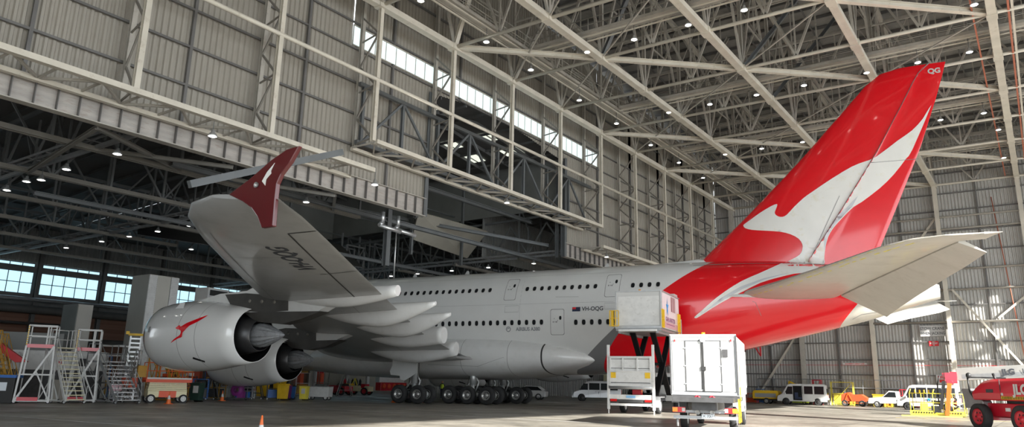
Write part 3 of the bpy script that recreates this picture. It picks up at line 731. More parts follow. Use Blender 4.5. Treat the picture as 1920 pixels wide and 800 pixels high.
# tall pale docking cabinets behind the engine
t = thing('tall_cabinet', 'tall beige docking tower with ribbed edges behind the left engine', 'docking tower', (12, -10.05, 0), 0)
MB().box((-1.4, 0, 5.1), (2.8, 2.7, 10.2)).build('body', 'tower', t, bevel=.03)
MB().box((.02, 0, 5.08), (.06, 1.2, 10.1)).build('front_panel', 'tower2', t)
for y in (-1.0, 1.0):
    m = MB().box((.03, y, 5.1), (.08, .72, 10.1))
    for k in range(62): m.box((.09, y, .2 + k * .162), (.06, .72, .1))
    m.build('ribbed_strip', 'w2', t)
t = thing('tall_cabinet', 'darker lower docking cabinet left of the tall beige tower', 'docking tower', (8.6, -14.9, 0), 0)
MB().box((-1.3, .2, 3.7), (2.6, 1.3, 7.4)).build('body', 'clad_dark', t, bevel=.03); MB().box((.03, .2, 3.7), (.06, 1.2, 7.3)).build('edge_panel', 'tower', t)
# ------------------------------------------------------------------ the airliner (own frame: x aft from the nose, y to starboard)
HY = .1476
AIR = thing('airliner', 'huge double-deck white airliner with red kangaroo tail', 'aircraft', (0, 0, 0), HY)
def interp(x, X, Y):
    if x <= X[0]: return Y[0]
    for a, b, c, d in zip(X, X[1:], Y, Y[1:]):
        if x <= b: return c + (d - c) * (x - a) / (b - a)
    return Y[-1]
FX = [0, .5, 2, 5, 9, 14, 20, 30, 40, 46, 48, 50, 52, 54, 56, 58, 60, 62, 64, 66, 68, 69.4, 70.2]
FB = [5.2, 4.6, 3.8, 3.0, 2.55, 2.4, 2.4, 2.4, 2.4, 2.42, 2.55, 2.8, 3.15, 3.55, 3.98, 4.42, 4.88, 5.35, 5.83, 6.33, 6.95, 7.4, 7.62]
FT = [5.3, 6.0, 7.3, 9.3, 10.5, 10.8, 10.8, 10.8, 10.8, 10.8, 10.8, 10.8, 10.8, 10.8, 10.77, 10.7, 10.6, 10.42, 10.15, 9.78, 9.2, 8.8, 8.55]
FW = [.05, .7, 1.7, 2.75, 3.35, 3.57, 3.57, 3.57, 3.57, 3.57, 3.56, 3.53, 3.46, 3.35, 3.18, 2.97, 2.7, 2.4, 2.08, 1.72, 1.25, .85, .48]
def ring(x, n=72):
    b, t, w = interp(x, FX, FB), interp(x, FX, FT), interp(x, FX, FW); zm = (b + t) / 2; h = (t - b) / 2; R = []
    for k in range(n):
        a = 2 * pi * k / n; c, s = cos(a), sin(a); e = 2 / 2.25
        R.append((x, w * math.copysign(abs(c) ** e, c), zm + h * math.copysign(abs(s) ** e, s)))
    return R
xs = [0, .25, .5, 1, 1.5, 2, 3, 4, 5, 6, 7.5, 9, 11, 14] + [16 + i for i in range(54)] + [69.6, 70.2]
fus = MB().loft([ring(x) for x in xs]); fus.build('fuselage', 'fus', AIR, sharp=60)
FB_ = fus.bvh()
# tail cone exhaust
MB().lathe([(0, .42), (.02, .40), (-.5, .36), (-.6, .01)], 20, (70.22, 0, 8.08), 'x').build('exhaust_outlet', 'black', AIR)
# belly fairing
BX = [18.5, 20.5, 23, 27, 32, 38, 41, 43.6, 45.3, 46.5, 47.2]
BW = [2.4, 3.4, 4.0, 4.25, 4.3, 4.25, 4.15, 3.95, 3.6, 3.1, 2.5]
BB = [2.6, 2.25, 2.05, 1.92, 1.88, 1.92, 2.1, 2.4, 2.7, 3.0, 3.25]
BT = [3.6, 4.6, 5.3, 5.6, 5.6, 5.5, 5.35, 5.0, 4.6, 4.25, 3.9]
def bring(x, n=48, g=0):
    b, t, w = interp(x, BX, BB) - g, interp(x, BX, BT) + g, interp(x, BX, BW) + g; zm = (b + t) / 2; h = (t - b) / 2
    return [(x, w * math.copysign(abs(cos(a)) ** .72, cos(a)), zm + h * math.copysign(abs(sin(a)) ** .8, sin(a))) for a in [2 * pi * k / n for k in range(n)]]
bel = MB().loft([bring(x) for x in [18.5 + i * .5 for i in range(57)] + [47.2]]); bel.build('belly_fairing', 'belly', AIR, sharp=60)
BB_ = bel.bvh()
for x, mt, wd in ((43.4, 'seal', .13), (40.6, 'line', .035), (36.5, 'line', .03)): MB().loft([bring(x - wd / 2, g=.006), bring(x + wd / 2, g=.006)], caps=False).build('panel_seal', mt, AIR)

# lifting surfaces
def foil(n=14, t=.12):
    U = []
    for k in range(n + 1):
        x = (1 - cos(pi * k / n)) / 2; y = 5 * t * (.2969 * sqrt(x) - .126 * x - .3516 * x * x + .2843 * x ** 3 - .1015 * x ** 4); U.append((x, y))
    return [(x, y) for x, y in U] + [(x, -y * .9) for x, y in U[-2:0:-1]]
def surf(secs, sgn=-1, vert=False, f0=0, f1=1):
    """secs: (span, xLE, xTE, zLE, zTE, t); f0..f1 cuts the chord"""
    R = []
    for s, a, b, za, zb, t in secs:
        pr = []
        for x, y in foil(18, t):
            pr.append((x, y))
        if f0 > 0 or f1 < 1: pr = [(min(max(x, f0), f1), y) for x, y in pr]
        c = b - a; r = []
        for x, y in pr:
            if vert: r.append((a + c * x, y * c, s))
            else: r.append((a + c * x, sgn * s, za + (zb - za) * x + y * c))
        R.append(r)
    return MB().loft(R)
WS = [(2.5, 20.3, 36.4, 4.5, 3.3, .13), (4.5, 21.7, 36.8, 4.55, 3.4, .13), (7, 23.4, 38.7, 4.7, 3.5, .125), (10, 25.5, 38.9, 4.95, 3.95, .115), (14, 28.3, 39.3, 5.3, 4.75, .11),
      (20, 32.5, 41.9, 5.75, 5.35, .105), (26, 36.6, 44.8, 6.1, 5.75, .10), (32, 40.8, 47.8, 6.5, 6.1, .095), (36.5, 44.0, 50.0, 6.85, 6.4, .09), (38.6, 45.7, 50.9, 7.05, 6.6, .085), (39.5, 46.9, 51.1, 7.18, 6.75, .07), (39.88, 48.2, 51.15, 7.22, 6.85, .05)]
def lerp_sec(S, s):
    for p, q in zip(S, S[1:]):
        if p[0] <= s <= q[0]: f = (s - p[0]) / (q[0] - p[0]); return tuple(a + (b - a) * f for a, b in zip(p, q))
    return S[-1]
wingdense = [lerp_sec(WS, 2.5 + i * .75) for i in range(49)] + WS[-3:]
wp = surf(wingdense, -1); wp.build('wing', 'grey', AIR, label='port wing, grey underside turned to the viewer', sharp=40)
surf(wingdense, 1).build('wing', 'grey', AIR, sharp=40)
WB = wp.bvh()
# leading-edge slat line, aileron gaps, white trailing edge strip (port wing)
def wingpt(s, f, dz=0):
    c = lerp_sec(WS, s); x = c[1] + (c[2] - c[1]) * f; return Vector((x, -s, c[3] + (c[4] - c[3]) * f + dz))
def under(pts, wdt, name, mt, par=None):
    V = []; F = []
    for i, p in enumerate(pts):
        q = pts[min(i + 1, len(pts) - 1)]; r = pts[max(i - 1, 0)]; d = (q - r); d.z = 0; d.normalize(); nrm = Vector((-d.y, d.x, 0)) * wdt / 2
        for sgn in (-1, 1):
            a = p + nrm * sgn; h = WB.ray_cast(a + Vector((0, 0, -6)), Vector((0, 0, 1)), 12); V.append((h[0] if h[0] else a) - Vector((0, 0, .012)))
    for i in range(len(pts) - 1): F.append((2 * i, 2 * i + 1, 2 * i + 3, 2 * i + 2))
    MB().add(V, F).build(name, mt, AIR)
def seq(s0, f0, s1, f1, n=16): return [wingpt(s0 + (s1 - s0) * i / n, f0 + (f1 - f0) * i / n) for i in range(n + 1)]
under(seq(15, .12, 37.5, .14), .04, 'slat_gap', 'line'); under(seq(26, .80, 37.2, .78), .07, 'aileron_gap', 'seal'); under(seq(37.2, .78, 37.2, .995, 4), .06, 'aileron_gap', 'seal'); under(seq(31.5, .72, 31.5, .995, 4), .05, 'aileron_gap', 'seal')
under(seq(9, .70, 25.5, .72), .05, 'flap_gap', 'line'); under(seq(27.5, .05, 27.5, .95, 8), .03, 'panel_line', 'line'); under(seq(34.5, .1, 34.5, .6, 8), .03, 'panel_line', 'line')
# dark reflective patch is left to the renderer; registration under the wing
V2, F2 = text_polys('VH-OQG', 1.15, .03, 'CENTER', .82)
ctr = Vector((46.45, -34.1, 0)); rr = Vector((.384, -.923, 0)); uu = Vector((-.923, -.384, 0))
decal('registration', V2, F2, lambda a, b: ctr + rr * a + uu * b + Vector((0, 0, 1)), (0, 0, 1), [WB], 'text', AIR, .012, .5)
# wing tip fence
FP = [(49.07, 7.17), (49.91, 7.6), (50.72, 8.1), (51.3, 8.36), (51.8, 8.42), (51.5, 7.95), (51.18, 7.6), (51.05, 7.32), (51.04, 6.8), (51.06, 6.02), (50.6, 6.0), (50.38, 6.36), (50.09, 6.66), (49.67, 6.91)]
for s in (-1, 1):
    o = MB().prism(FP, s * 39.78, s * 39.94, 'y').build('wing_tip_fence', 'darkred', AIR, bevel=.03, label='dark red wing tip fence')
    if s < 0:
        MB().lathe([(0, .09), (.05, .08), (.06, .001)], 14, (50.25, -40.0, 7.35), 'y').build('tip_light', 'rim', o)
        k = [(50.45, 7.45), (50.62, 7.72), (50.9, 7.98), (50.78, 7.74), (50.8, 7.66), (50.62, 7.5), (50.6, 7.3)]
        MB().prism(k, -39.95, -39.96, 'y').build('emblem', 'roo', o)
# flap track fairings
def fairing(s, y, tx, tz, L_, W_, D_, blunt, lab=None):
    R = []; n = 16
    for i in range(21):
        f = i / 20; x = tx - L_ + L_ * f
        prof = sin(pi * min(f / .62, 1) / 2) ** .6 if f < .62 else 1 - (1 - blunt) * ((f - .62) / .38) ** 1.5
        w = W_ / 2 * max(prof, .04); d = D_ * max(prof, .05); c = lerp_sec(WS, abs(y)); zr = tz + .14 + (1 - f) * .35
        bot = zr - d * 1.0
        R.append([(x, s * abs(y) + w * cos(a), (zr + bot) / 2 + (zr - bot) / 2 * sin(a) * (1 if sin(a) < 0 else .8)) for a in [2 * pi * k / n for k in range(n)]])
    MB().loft(R).build('flap_track_fairing', 'fair', AIR)
for s in (-1, 1):
    for y, tx, tz, L_, W_, D_, bl in ((26, 45.7, 6.15, 9.2, .95, 1.2, .5), (21.6, 45.1, 5.8, 9.4, 1.1, 1.5, .16), (17.5, 43.55, 5.6, 9.0, 1.15, 1.6, .14), (13.3, 40.55, 5.2, 8.0, 1.15, 1.6, .75), (9.4, 39.2, 4.45, 9.4, 1.2, 1.75, .62)):
        fairing(s, y, tx, tz, L_, W_, D_, bl)
# inboard flap drooping behind the wing root
for s in (-1, 1):
    MB().prism([(36.4, 3.75), (38.6, 3.55), (38.9, 3.35), (36.6, 3.25)], s * 6.4, s * 8.7, 'y').build('inboard_flap', 'grey', AIR)

# fin and rudder
FS = [(9.4, 53.4, 66.3, 0, 0, .10), (10.75, 54.6, 66.75, 0, 0, .10), (14.1, 58.3, 68.3, 0, 0, .10), (18.0, 62.3, 70.05, 0, 0, .095), (21.5, 65.6, 71.35, 0, 0, .09), (23.0, 67.0, 71.85, 0, 0, .085), (23.75, 68.0, 72.08, 0, 0, .07), (24.0, 69.2, 72.15, 0, 0, .04)]
fd = [lerp_sec(FS, 9.4 + i * .4) for i in range(35)] + FS[-3:]; fd.sort(key=lambda q: q[0])
HG = .655
fin = surf(fd, vert=True, f1=HG); fin.build('fin', 'red', AIR, sharp=40)
rud = surf(fd, vert=True, f0=HG); rud.build('rudder', 'red', AIR, sharp=40)
FNB = fin.bvh(); RDB = rud.bvh()
# fin fillet
MB().loft([[(x, w * cos(a), z0 + hh * sin(a)) for a in [2 * pi * k / 12 for k in range(12)]] for x, w, z0, hh in ((49.5, .05, 10.72, .05), (52, .25, 10.72, .2), (54.6, .4, 10.7, .4), (55.6, .3, 10.6, .3))]).build('fin_fillet', 'fus', AIR)
# tailplane
HS = [(1.2, 57.4, 66.0, 8.0, 7.75, .10), (2.6, 58.0, 66.9, 8.05, 7.85, .10), (6, 60.9, 68.1, 8.3, 8.15, .095), (10, 64.1, 69.7, 8.6, 8.5, .09), (13.5, 66.9, 71.2, 8.9, 8.85, .085), (14.8, 68.4, 71.9, 9.02, 9.0, .06), (15.19, 69.8, 72.2, 9.06, 9.05, .03)]
for s in (-1, 1):
    hd = [lerp_sec(HS, 1.2 + i * .5) for i in range(28)] + [HS[-1]]
    st = surf(hd, s, f1=.70); st.build('tailplane', 'htp', AIR, sharp=40)
    el = [(c[0], c[1] + (c[2] - c[1]) * .705, c[2], c[3], c[4], .11) for c in [lerp_sec(HS, q) for q in (2.9, 6, 10, 14.0)]]
    R = []
    for q in (2.9, 5, 7.5, 10, 12.5, 14.2):
        c = lerp_sec(HS, q); ch = c[2] - c[1]; hx = c[1] + ch * .705; th = .035 * ch; dr = .19 * ch * (1 if q < 14 else .9)
        zc = c[3] + (c[4] - c[3]) * .7; R.append([(hx, s * q, zc + th), (hx + ch * .29, s * q, zc - dr + .02), (hx + ch * .29, s * q, zc - dr - .02), (hx, s * q, zc - th * .9)])
    MB().loft(R, sm=False).build('elevator', 'htp', AIR)
    c = [lerp_sec(HS, q) for q in (14.2, 14.8, 15.19)]
    MB().loft([[(a[1] + (a[2] - a[1]) * .69, s * a[0], a[3] + .05), (a[2], s * a[0], a[4] + .01), (a[2], s * a[0], a[4] - .01), (a[1] + (a[2] - a[1]) * .69, s * a[0], a[3] - .06)] for a in c], sm=False).build('tailplane_tip', 'htp', AIR)
    m = MB(); n = 24
    for i in range(n):
        q = 3.2 + i * 11.4 / n; a = lerp_sec(HS, q); b = lerp_sec(HS, q + 11.4 / n * (.5 + .4 * random.random())); k = .02 + .03 * random.random()
        if i % 5 == 4: continue
        m.add([(a[1] + .04, s * a[0], a[3] - .2 * (a[2] - a[1]) * .1 - .02), (b[1] + .04, s * b[0], b[3] - .02 * (b[2] - b[1]) - .02), (b[1] + .3 + k * 6, s * b[0], b[3] - .045 * (b[2] - b[1]) - .02), (a[1] + .3 + k * 6, s * a[0], a[3] - .045 * (a[2] - a[1]) - .02)], [(0, 1, 2, 3)])
    if s < 0:
        st_b = st.bvh(); V = []
        for v in m.V:
            h = st_b.ray_cast(Vector((v[0], v[1], v[2] - 3)), Vector((0, 0, 1)), 6); V.append(tuple((h[0] - Vector((0, 0, .01))) if h[0] else v))
        m.V = V; m.build('primer_patch', 'yellowprim', AIR, label='yellow primer patches along the leading edge')
    # root fairing
    MB().loft([[(x, s * (interp(x, FX, FW) * .93 + o_), 7.9 + z_) for o_, z_ in ((-.3, .55 * k), (.12, .22 * k), (.45 * k, 0), (.12, -.22 * k), (-.3, -.55 * k))] for x, k in ((56.6, .1), (57.6, .7), (59.5, 1), (62, .9), (64, .3))]).build('root_fairing', 'fair', AIR)

# kangaroo on fin and tail, projected flat to the side like paint
ROO = [(71.0, 20.95), (70.39, 20.03), (69.65, 19.26), (68.74, 18.65), (67.27, 17.6), (66.49, 17.32), (65.69, 17.05), (64.34, 16.31), (62.95, 15.44), (62.38, 15.06), (61.71, 14.47), (61.17, 13.92), (60.85, 13.77), (60.57, 13.83), (60.38, 13.99), (60.34, 14.19), (60.51, 14.58), (60.51, 14.78), (60.07, 14.64), (59.29, 14.23), (58.61, 13.79), (58.11, 13.47), (58.06, 13.35), (58.19, 13.16), (58.66, 12.98), (59.59, 12.84), (60.6, 12.69), (61.31, 12.46), (61.83, 12.11), (62.05, 11.71), (62.05, 11.42), (61.94, 11.09), (61.65, 10.83), (61.1, 10.55), (60.17, 9.95), (59.22, 9.45), (58.11, 8.92), (57.03, 8.22), (56.15, 7.56), (55.4, 6.9), (54.9, 6.5), (54.93, 6.39), (55.15, 6.46), (55.91, 6.93), (56.65, 7.37), (57.45, 7.8), (58.24, 8.19), (59.37, 8.77), (60.55, 9.13), (61.57, 9.38), (62.58, 9.51), (63.36, 10.13), (63.41, 10.58), (63.53, 11.33), (63.76, 12.08), (64.15, 12.72), (64.81, 13.43), (65.55, 14.13), (66.11, 14.46), (67.33, 15.36), (68.26, 16.25), (69.11, 17.3), (69.55, 17.9)]
hin = lambda z: interp(z, [c[0] for c in FS], [c[1] + (c[2] - c[1]) * HG for c in FS])
def fan(P):
    bm = bmesh.new(); f = bm.faces.new([bm.verts.new((a, b, 0)) for a, b in P]); f.normal_update(); bmesh.ops.triangulate(bm, faces=[f]); bm.verts.index_update()
    r = [(v.co.x, v.co.y) for v in bm.verts], [tuple(v.index for v in f.verts) for f in bm.faces]; bm.free(); return r
def smooth_poly(P, it=1):
    for _ in range(it):
        Q = []
        for i, p in enumerate(P):
            a, b, d = P[i - 1], P[(i + 1) % len(P)], P[(i + 2) % len(P)]
            Q.append(p); Q.append(tuple(-.0625 * a[k] + .5625 * p[k] + .5625 * b[k] - .0625 * d[k] for k in (0, 1)))
        P = Q
    return P
RV, RF = fan(smooth_poly(ROO))
for s in (-1, 1): decal('kangaroo_emblem', RV, RF, lambda a, b, s=s: (a, s * 12, b), (0, -s, 0), [FB_, FNB, RDB], 'roo', AIR, .025, .3)
# silver crease lines inside the emblem
SH = [(64.6, 12.9), (65.3, 13.9), (65.9, 14.5), (65.1, 14.1), (64.3, 13.4), (63.8, 12.6), (63.45, 11.6), (63.5, 11.5), (63.9, 12.3)]
RV2, RF2 = fan([(63.48, 11.2), (63.7, 12.05), (64.1, 12.75), (64.8, 13.5), (65.5, 14.2), (65.9, 14.9), (65.2, 14.2), (64.4, 13.5), (63.8, 12.7), (63.5, 12.0)])
decal('emblem_shading', RV2, RF2, lambda a, b: (a, -12, b), (0, 1, 0), [FNB, RDB], 'roogrey', AIR, .04, .3)
RV2, RF2 = fan([(55.3, 6.62), (56.8, 7.55), (58.2, 8.35), (59.6, 8.98), (61.4, 9.5), (59.6, 9.1), (58.1, 8.55), (56.7, 7.72)])
decal('emblem_shading', RV2, RF2, lambda a, b: (a, -12, b), (0, 1, 0), [FB_], 'roogrey', AIR, .04, .3)
def line(P, wd, name, mt, bv, off=.045, y=-12):
    V = []; F = []
    for i, p in enumerate(P):
        q = Vector(P[min(i + 1, len(P) - 1)]); r = Vector(P[max(i - 1, 0)]); d = (q - r).normalized(); n = Vector((-d.y, d.x)) * wd / 2
        V += [(p[0] - n.x, p[1] - n.y), (p[0] + n.x, p[1] + n.y)]
    for i in range(len(P) - 1): F.append((2 * i, 2 * i + 1, 2 * i + 3, 2 * i + 2))
    return decal(name, V, F, lambda a, b: (a, y, b), (0, 1, 0), bv, mt, AIR, off, .4)
line([(hin(z), z) for z in [10.8 + .6 * i for i in range(23)]], .05, 'hinge_line', 'line', [FNB, RDB])
line([(54.6, 10.35), (58, 10.35), (62, 10.25), (65.4, 9.9)], .04, 'root_seam', 'line', [FB_, FNB])
line([(hin(17.2), 17.2), (69.9, 17.2)], .03, 'panel_seam', 'line', [RDB]); line([(hin(12) - .9, 10.6), (hin(15) - .7, 15)], .03, 'panel_seam', 'line', [FNB])
V2, F2 = text_polys('QG', .5, .02); decal('tail_letters', V2, F2, lambda a, b: (71.4 + a, -12, 23.4 + b), (0, 1, 0), [RDB], 'w', AIR, .03, .3)
# registration, flag, type name on the fuselage
V2, F2 = text_polys('VH-OQG', .42, .01); decal('registration', V2, F2, lambda a, b: (47.38 + a, -12, 7.2 + b), (0, 1, 0), [FB_], 'text', AIR, .015, .3)
def rect(x0, x1, z0, z1, name, mt, off=.015, bv=None): return decal(name, [(x0, z0), (x1, z0), (x1, z1), (x0, z1)], [(0, 1, 2, 3)], lambda a, b: (a, -12, b), (0, 1, 0), bv or [FB_], mt, AIR, off, .25)
rect(45.75, 46.4, 7.03, 7.36, 'flag', 'navy', .015)
rect(45.77, 46.05, 7.2, 7.35, 'flag_canton', 'signred', .03)
V2, F2 = text_polys('AIRBUS A380', .38, .012, sx=.95); decal('type_lettering', V2, F2, lambda a, b: (42.05 + a, -12, 5.76 + b), (0, 1, 0), [FB_, BB_], 'emblemgrey', AIR, .015, .3)
def ringpoly(cx, cz, r0, r1, n=20, a0=0, a1=2 * pi):
    V = []; F = []
    for k in range(n + 1):
        a = a0 + (a1 - a0) * k / n; V += [(cx + r0 * cos(a), cz + r0 * sin(a)), (cx + r1 * cos(a), cz + r1 * sin(a))]
    for k in range(n): F.append((2 * k, 2 * k + 1, 2 * k + 3, 2 * k + 2))
    return V, F
V2, F2 = ringpoly(40.35, 5.78, .15, .21); decal('type_logo', V2, F2, lambda a, b: (a, -12, b), (0, 1, 0), [FB_], 'emblemgrey', AIR, .015)
V2, F2 = ringpoly(40.35, 5.78, .05, .11, 10, .5, 3.6); decal('type_logo', V2, F2, lambda a, b: (a, -12, b), (0, 1, 0), [FB_], 'emblemgrey', AIR, .015)
# cabin windows: one mesh, many copies laid on the skin
wn = MB()
def oval(a, b, n=16, e=.75): return [(a * math.copysign(abs(cos(t)) ** e, cos(t)), b * math.copysign(abs(sin(t)) ** e, sin(t))) for t in [2 * pi * k / n for k in range(n)]]
O1 = oval(.20, .265); O2 = oval(.145, .20)
wn.add([(a, .0, b) for a, b in O1] + [(a, -.012, b) for a, b in O2], [(k, (k + 1) % 16, 16 + (k + 1) % 16, 16 + k) for k in range(16)], 0)
wn.add([(a, -.013, b) for a, b in O2], [tuple(range(16))], 1)
WM = wn.mesh('cabin_window', ['winrim', 'cabin_glass'])
def windows(x0, n, z, pitch=.635):
    for i in range(n):
        x = x0 + i * pitch; h = FB_.ray_cast(Vector((x, -12, z)), Vector((0, 1, 0)))
        if h[0] is None: continue
        nr = h[1] if h[1].y < 0 else -h[1]
        o = bpy.data.objects.new('cabin_window', WM); COL.objects.link(o); o.parent = AIR
        yv = -nr; xv = Vector((1, 0, 0)); zv = xv.cross(yv).normalized(); xv = yv.cross(zv).normalized()
        o.matrix_local = Matrix.Translation(h[0] + nr * .012) @ Matrix((xv, yv, zv)).transposed().to_4x4()
windows(27.6, 18, 8.95); windows(41.75, 10, 8.92); windows(50.4, 4, 8.88, .63); windows(24.8, 16 + 14, 6.28); windows(46.05, 6, 6.22)
# cabin doors
def door(x0, x1, z0, z1, lean=0):
    r = .14; P = []
    for cx, cz, a0 in ((x1 - r, z1 - r, 0), (x0 + r, z1 - r, pi / 2), (x0 + r, z0 + r, pi), (x1 - r, z0 + r, 1.5 * pi)):
        for k in range(5): a = a0 + pi / 2 * k / 4; P.append((cx + r * cos(a), cz + r * sin(a)))
    cx, cz = (x0 + x1) / 2, (z0 + z1) / 2; n = len(P); wdt = .035
    Q = [(a + (wdt if a < cx else -wdt), b + (wdt if b < cz else -wdt)) for a, b in P]
    o = decal('cabin_door', P + Q, [(k, (k + 1) % n, n + (k + 1) % n, n + k) for k in range(n)], lambda a, b: (a, -12, b), (0, 1, 0), [FB_], 'line', AIR, .012, .4)
    V, F = fan([(x1 - .32 + a, (z0 + z1) / 2 + .3 + b) for a, b in oval(.1, .15, 10)])
    q = decal('door_window', V, F, lambda a, b: (a, -12, b), (0, 1, 0), [FB_], 'glass', o, .015, .4)
    V = []; F = []
    for dx, dz, a, b in ((.25, .2, .04, .05), (.4, .2, .03, .04), (.52, .2, .05, .05), (.33, .45, .03, .03), (.6, .3, .02, .05)):
        i = len(V); V += [(x0 + dx - a, cz + dz - .2 - b), (x0 + dx + a, cz + dz - .2 - b), (x0 + dx + a, cz + dz - .2 + b), (x0 + dx - a, cz + dz - .2 + b)]; F.append((i, i + 1, i + 2, i + 3))
    decal('door_handle', V, F, lambda a, b: (a, -12, b), (0, 1, 0), [FB_], 'line', o, .015, .4)
door(39.8, 40.85, 8.05, 9.85); door(48.25, 49.4, 8.05, 9.85); door(43.95, 45.1, 5.3, 7.25); door(50.7, 51.8, 5.2, 7.2)
for x, z0, z1 in ((40.0, 7.1, 7.6), (48.3, 7.15, 7.6)): line([(x, z0), (x + 1.2, z0), (x + 1.2, z1), (x, z1), (x, z0)], .02, 'access_panel', 'line', [FB_], .01)
line([(44.3, 8.2), (46.2, 8.15)], .02, 'access_panel', 'line', [FB_], .01); line([(24, 10.1), (50, 10.05)], .012, 'skin_seam', 'line', [FB_], .006); line([(24, 7.75), (49, 7.7)], .012, 'skin_seam', 'line', [FB_], .006)
line([(41.3, 5.6), (41.3, 10.5)], .012, 'skin_seam', 'line', [FB_], .006); line([(33.4, 3.0), (38, 2.9), (40.3, 3.6), (40.6, 2.4)], .02, 'skin_seam', 'line', [BB_], .01)
line([(59.3, 6.5), (59.0, 7.4), (58.8, 7.5)], .025, 'skin_seam', 'line', [FB_], .01); line([(64.9, 6.3), (65.5, 6.6), (66.8, 6.8)], .03, 'skin_seam', 'line', [FB_], .01)
for x in (28.6, 34.1, 47.0): MB().prism([(x, 10.78), (x + .25, 11.15), (x + .42, 11.15), (x + .5, 10.78)], -.03, .03, 'y').build('blade_antenna', 'w', AIR)

# engines
NP = [(.28, 1.38), (.1, 1.43), (.02, 1.5), (0, 1.58), (.05, 1.67), (.3, 1.79), (.9, 1.9), (1.8, 1.97), (2.8, 1.97), (3.8, 1.92), (4.8, 1.8), (5.8, 1.63), (6.8, 1.45), (6.8, 1.42)]
def engine(y, x0, z, lab):
    e = bpy.data.objects.new('engine', None); COL.objects.link(e); e.parent = AIR; e.location = (x0, y, z)
    nac = MB().lathe(NP, 64, ax='x'); o = nac.build('nacelle', 'nac', e, label=lab)
    MB().lathe([(6.78, 1.43), (6.4, 1.44), (5.4, 1.5), (4.6, 1.5), (4.4, 1.0)], 48, ax='x').build('bypass_duct', 'black', e)
    MB().lathe([(.28, 1.39), (1.4, 1.42), (1.5, .4), (1.0, .2), (.75, .01)], 40, ax='x').build('inlet_duct', 'black', e)
    MB().lathe([(4.4, 1.15), (5.4, 1.12), (6.4, 1.0), (7.3, .84), (7.3, .81)], 40, ax='x').build('core_cowl', 'corecowl', e)
    MB().lathe([(7.28, .82), (6.8, .80), (6.8, .2)], 40, ax='x').build('core_nozzle', 'black', e)
    MB().lathe([(6.9, .58), (7.4, .62), (7.7, .57), (8.1, .44), (8.5, .28), (8.85, .12), (9.0, .01)], 64, ax='x', fl=lambda t, j: .07 * sin(14 * t) * (1 if 1 <= j < 5 else .2)).build('exhaust_plug', 'exhaust', e)
    for x, m_ in ((3.1, 'line'), (4.35, 'line')):
        r = interp(x, [p[0] for p in NP[4:13]], [p[1] for p in NP[4:13]])
        MB().lathe([(x - .015, r + .003), (x + .015, r + .003)], 64, ax='x').build('cowl_seam', m_, e)
    MB().lathe([(.02, 1.585), (.05, 1.675), (.3, 1.795), (.34, 1.802)], 64, ax='x').build('inlet_lip', 'lip', e)
    # strake, vents
    MB().prism([(1.6, 1.2), (2.6, 1.35), (2.7, 1.75), (2.4, 1.75)], -1.32, -1.34, 'y').build('strake', 'nac', e)
    bv = nac.bvh()
    def pt(P, nm, mt, off=.012, st=.3):
        V, F = fan(P); decal(nm, V, F, lambda a, b: (a, -6, b), (0, 1, 0), [bv], mt, e, off, st)
    pt([(3.9, -1.32), (4.5, -1.5), (4.6, -1.42), (4.0, -1.22)], 'cooling_vent', 'black')
    pt([(.62, .1), (.85, .1), (.85, .42), (.62, .42)], 'placard', 'line')
    return e, pt
NR = [(34.19, 4.9), (33.81, 4.78), (33.28, 4.57), (32.99, 4.46), (32.8, 4.35), (32.68, 4.29), (32.57, 4.31), (32.59, 4.38), (32.41, 4.29), (32.31, 4.2), (32.44, 4.14), (32.64, 4.1), (32.75, 4.02), (32.72, 3.84), (32.51, 3.72), (32.25, 3.58), (32.03, 3.39), (32.26, 3.5), (32.63, 3.65), (32.87, 3.72), (32.9, 3.95), (33.02, 4.06), (33.26, 4.31), (33.47, 4.41), (33.83, 4.6)]
for y, x0, z, lab in ((-25.7, 29.35, 3.9, 'left outer white engine cowling with red kangaroo'), (-14.9, 22.0, 2.98, 'left inner white engine cowling'), (14.9, 22.0, 2.98, None), (25.7, 29.35, 3.9, None)):
    e, pt = engine(y, x0, z, lab)
    if y == -25.7: pt([(a - x0, b - z) for a, b in smooth_poly(NR)], 'kangaroo_emblem', 'red', .02, .2)
    # pylon
    if abs(y) > 20:
        p1 = [(31.4, 5.75), (33.6, 6.2), (35.65, 6.3), (36.3, 6.55), (41.0, 6.33), (43.6, 6.2), (44.0, 5.9), (41.86, 5.55), (40.77, 5.05), (38.7, 5.0), (36.0, 5.1), (34.0, 5.2)]
        p2 = [(34.05, 6.14), (35.67, 6.16), (37.24, 6.02), (38.71, 5.66), (38.77, 5.14), (37.18, 5.08), (35.6, 5.2), (34.6, 5.5)]
        p3 = [(35.6, 5.1), (36.75, 5.12), (40.98, 5.06), (39.68, 4.68), (38.33, 4.45), (36.6, 4.6)]
    else:
        p1 = [(24.4, 4.8), (26.4, 5.2), (28.4, 5.3), (29.73, 5.55), (33.75, 5.45), (35.4, 5.1), (33.0, 4.27), (31.2, 4.1), (29.0, 4.1), (27.0, 4.2)]
        p2 = [(27.2, 5.0), (28.45, 5.16), (29.6, 5.12), (31.26, 4.82), (31.32, 4.27), (28.99, 4.2), (27.8, 4.4)]
        p3 = [(28.4, 4.22), (33.47, 4.3), (32.21, 3.85), (30.66, 3.62), (29.2, 3.75)]
    MB().prism(p1, y - .34, y + .34, 'y').build('pylon', 'fair', AIR)
    MB().prism(p2, y - .39, y + .39, 'y').build('pylon_panel', 'pylon', AIR)
    MB().prism(p3, y - .37, y + .37, 'y').build('pylon_heat_shield', 'pylon', AIR)
    for k in range(3): MB().lathe([(0, .1), (-.02, .1), (-.02, .001)], 10, (p2[1][0] + .3 + k * .9, y - .39, (p2[1][1] + p2[5][1]) / 2 + .1 - k * .05), 'y').build('fuel_drain_boss', 'gear_boss', AIR)

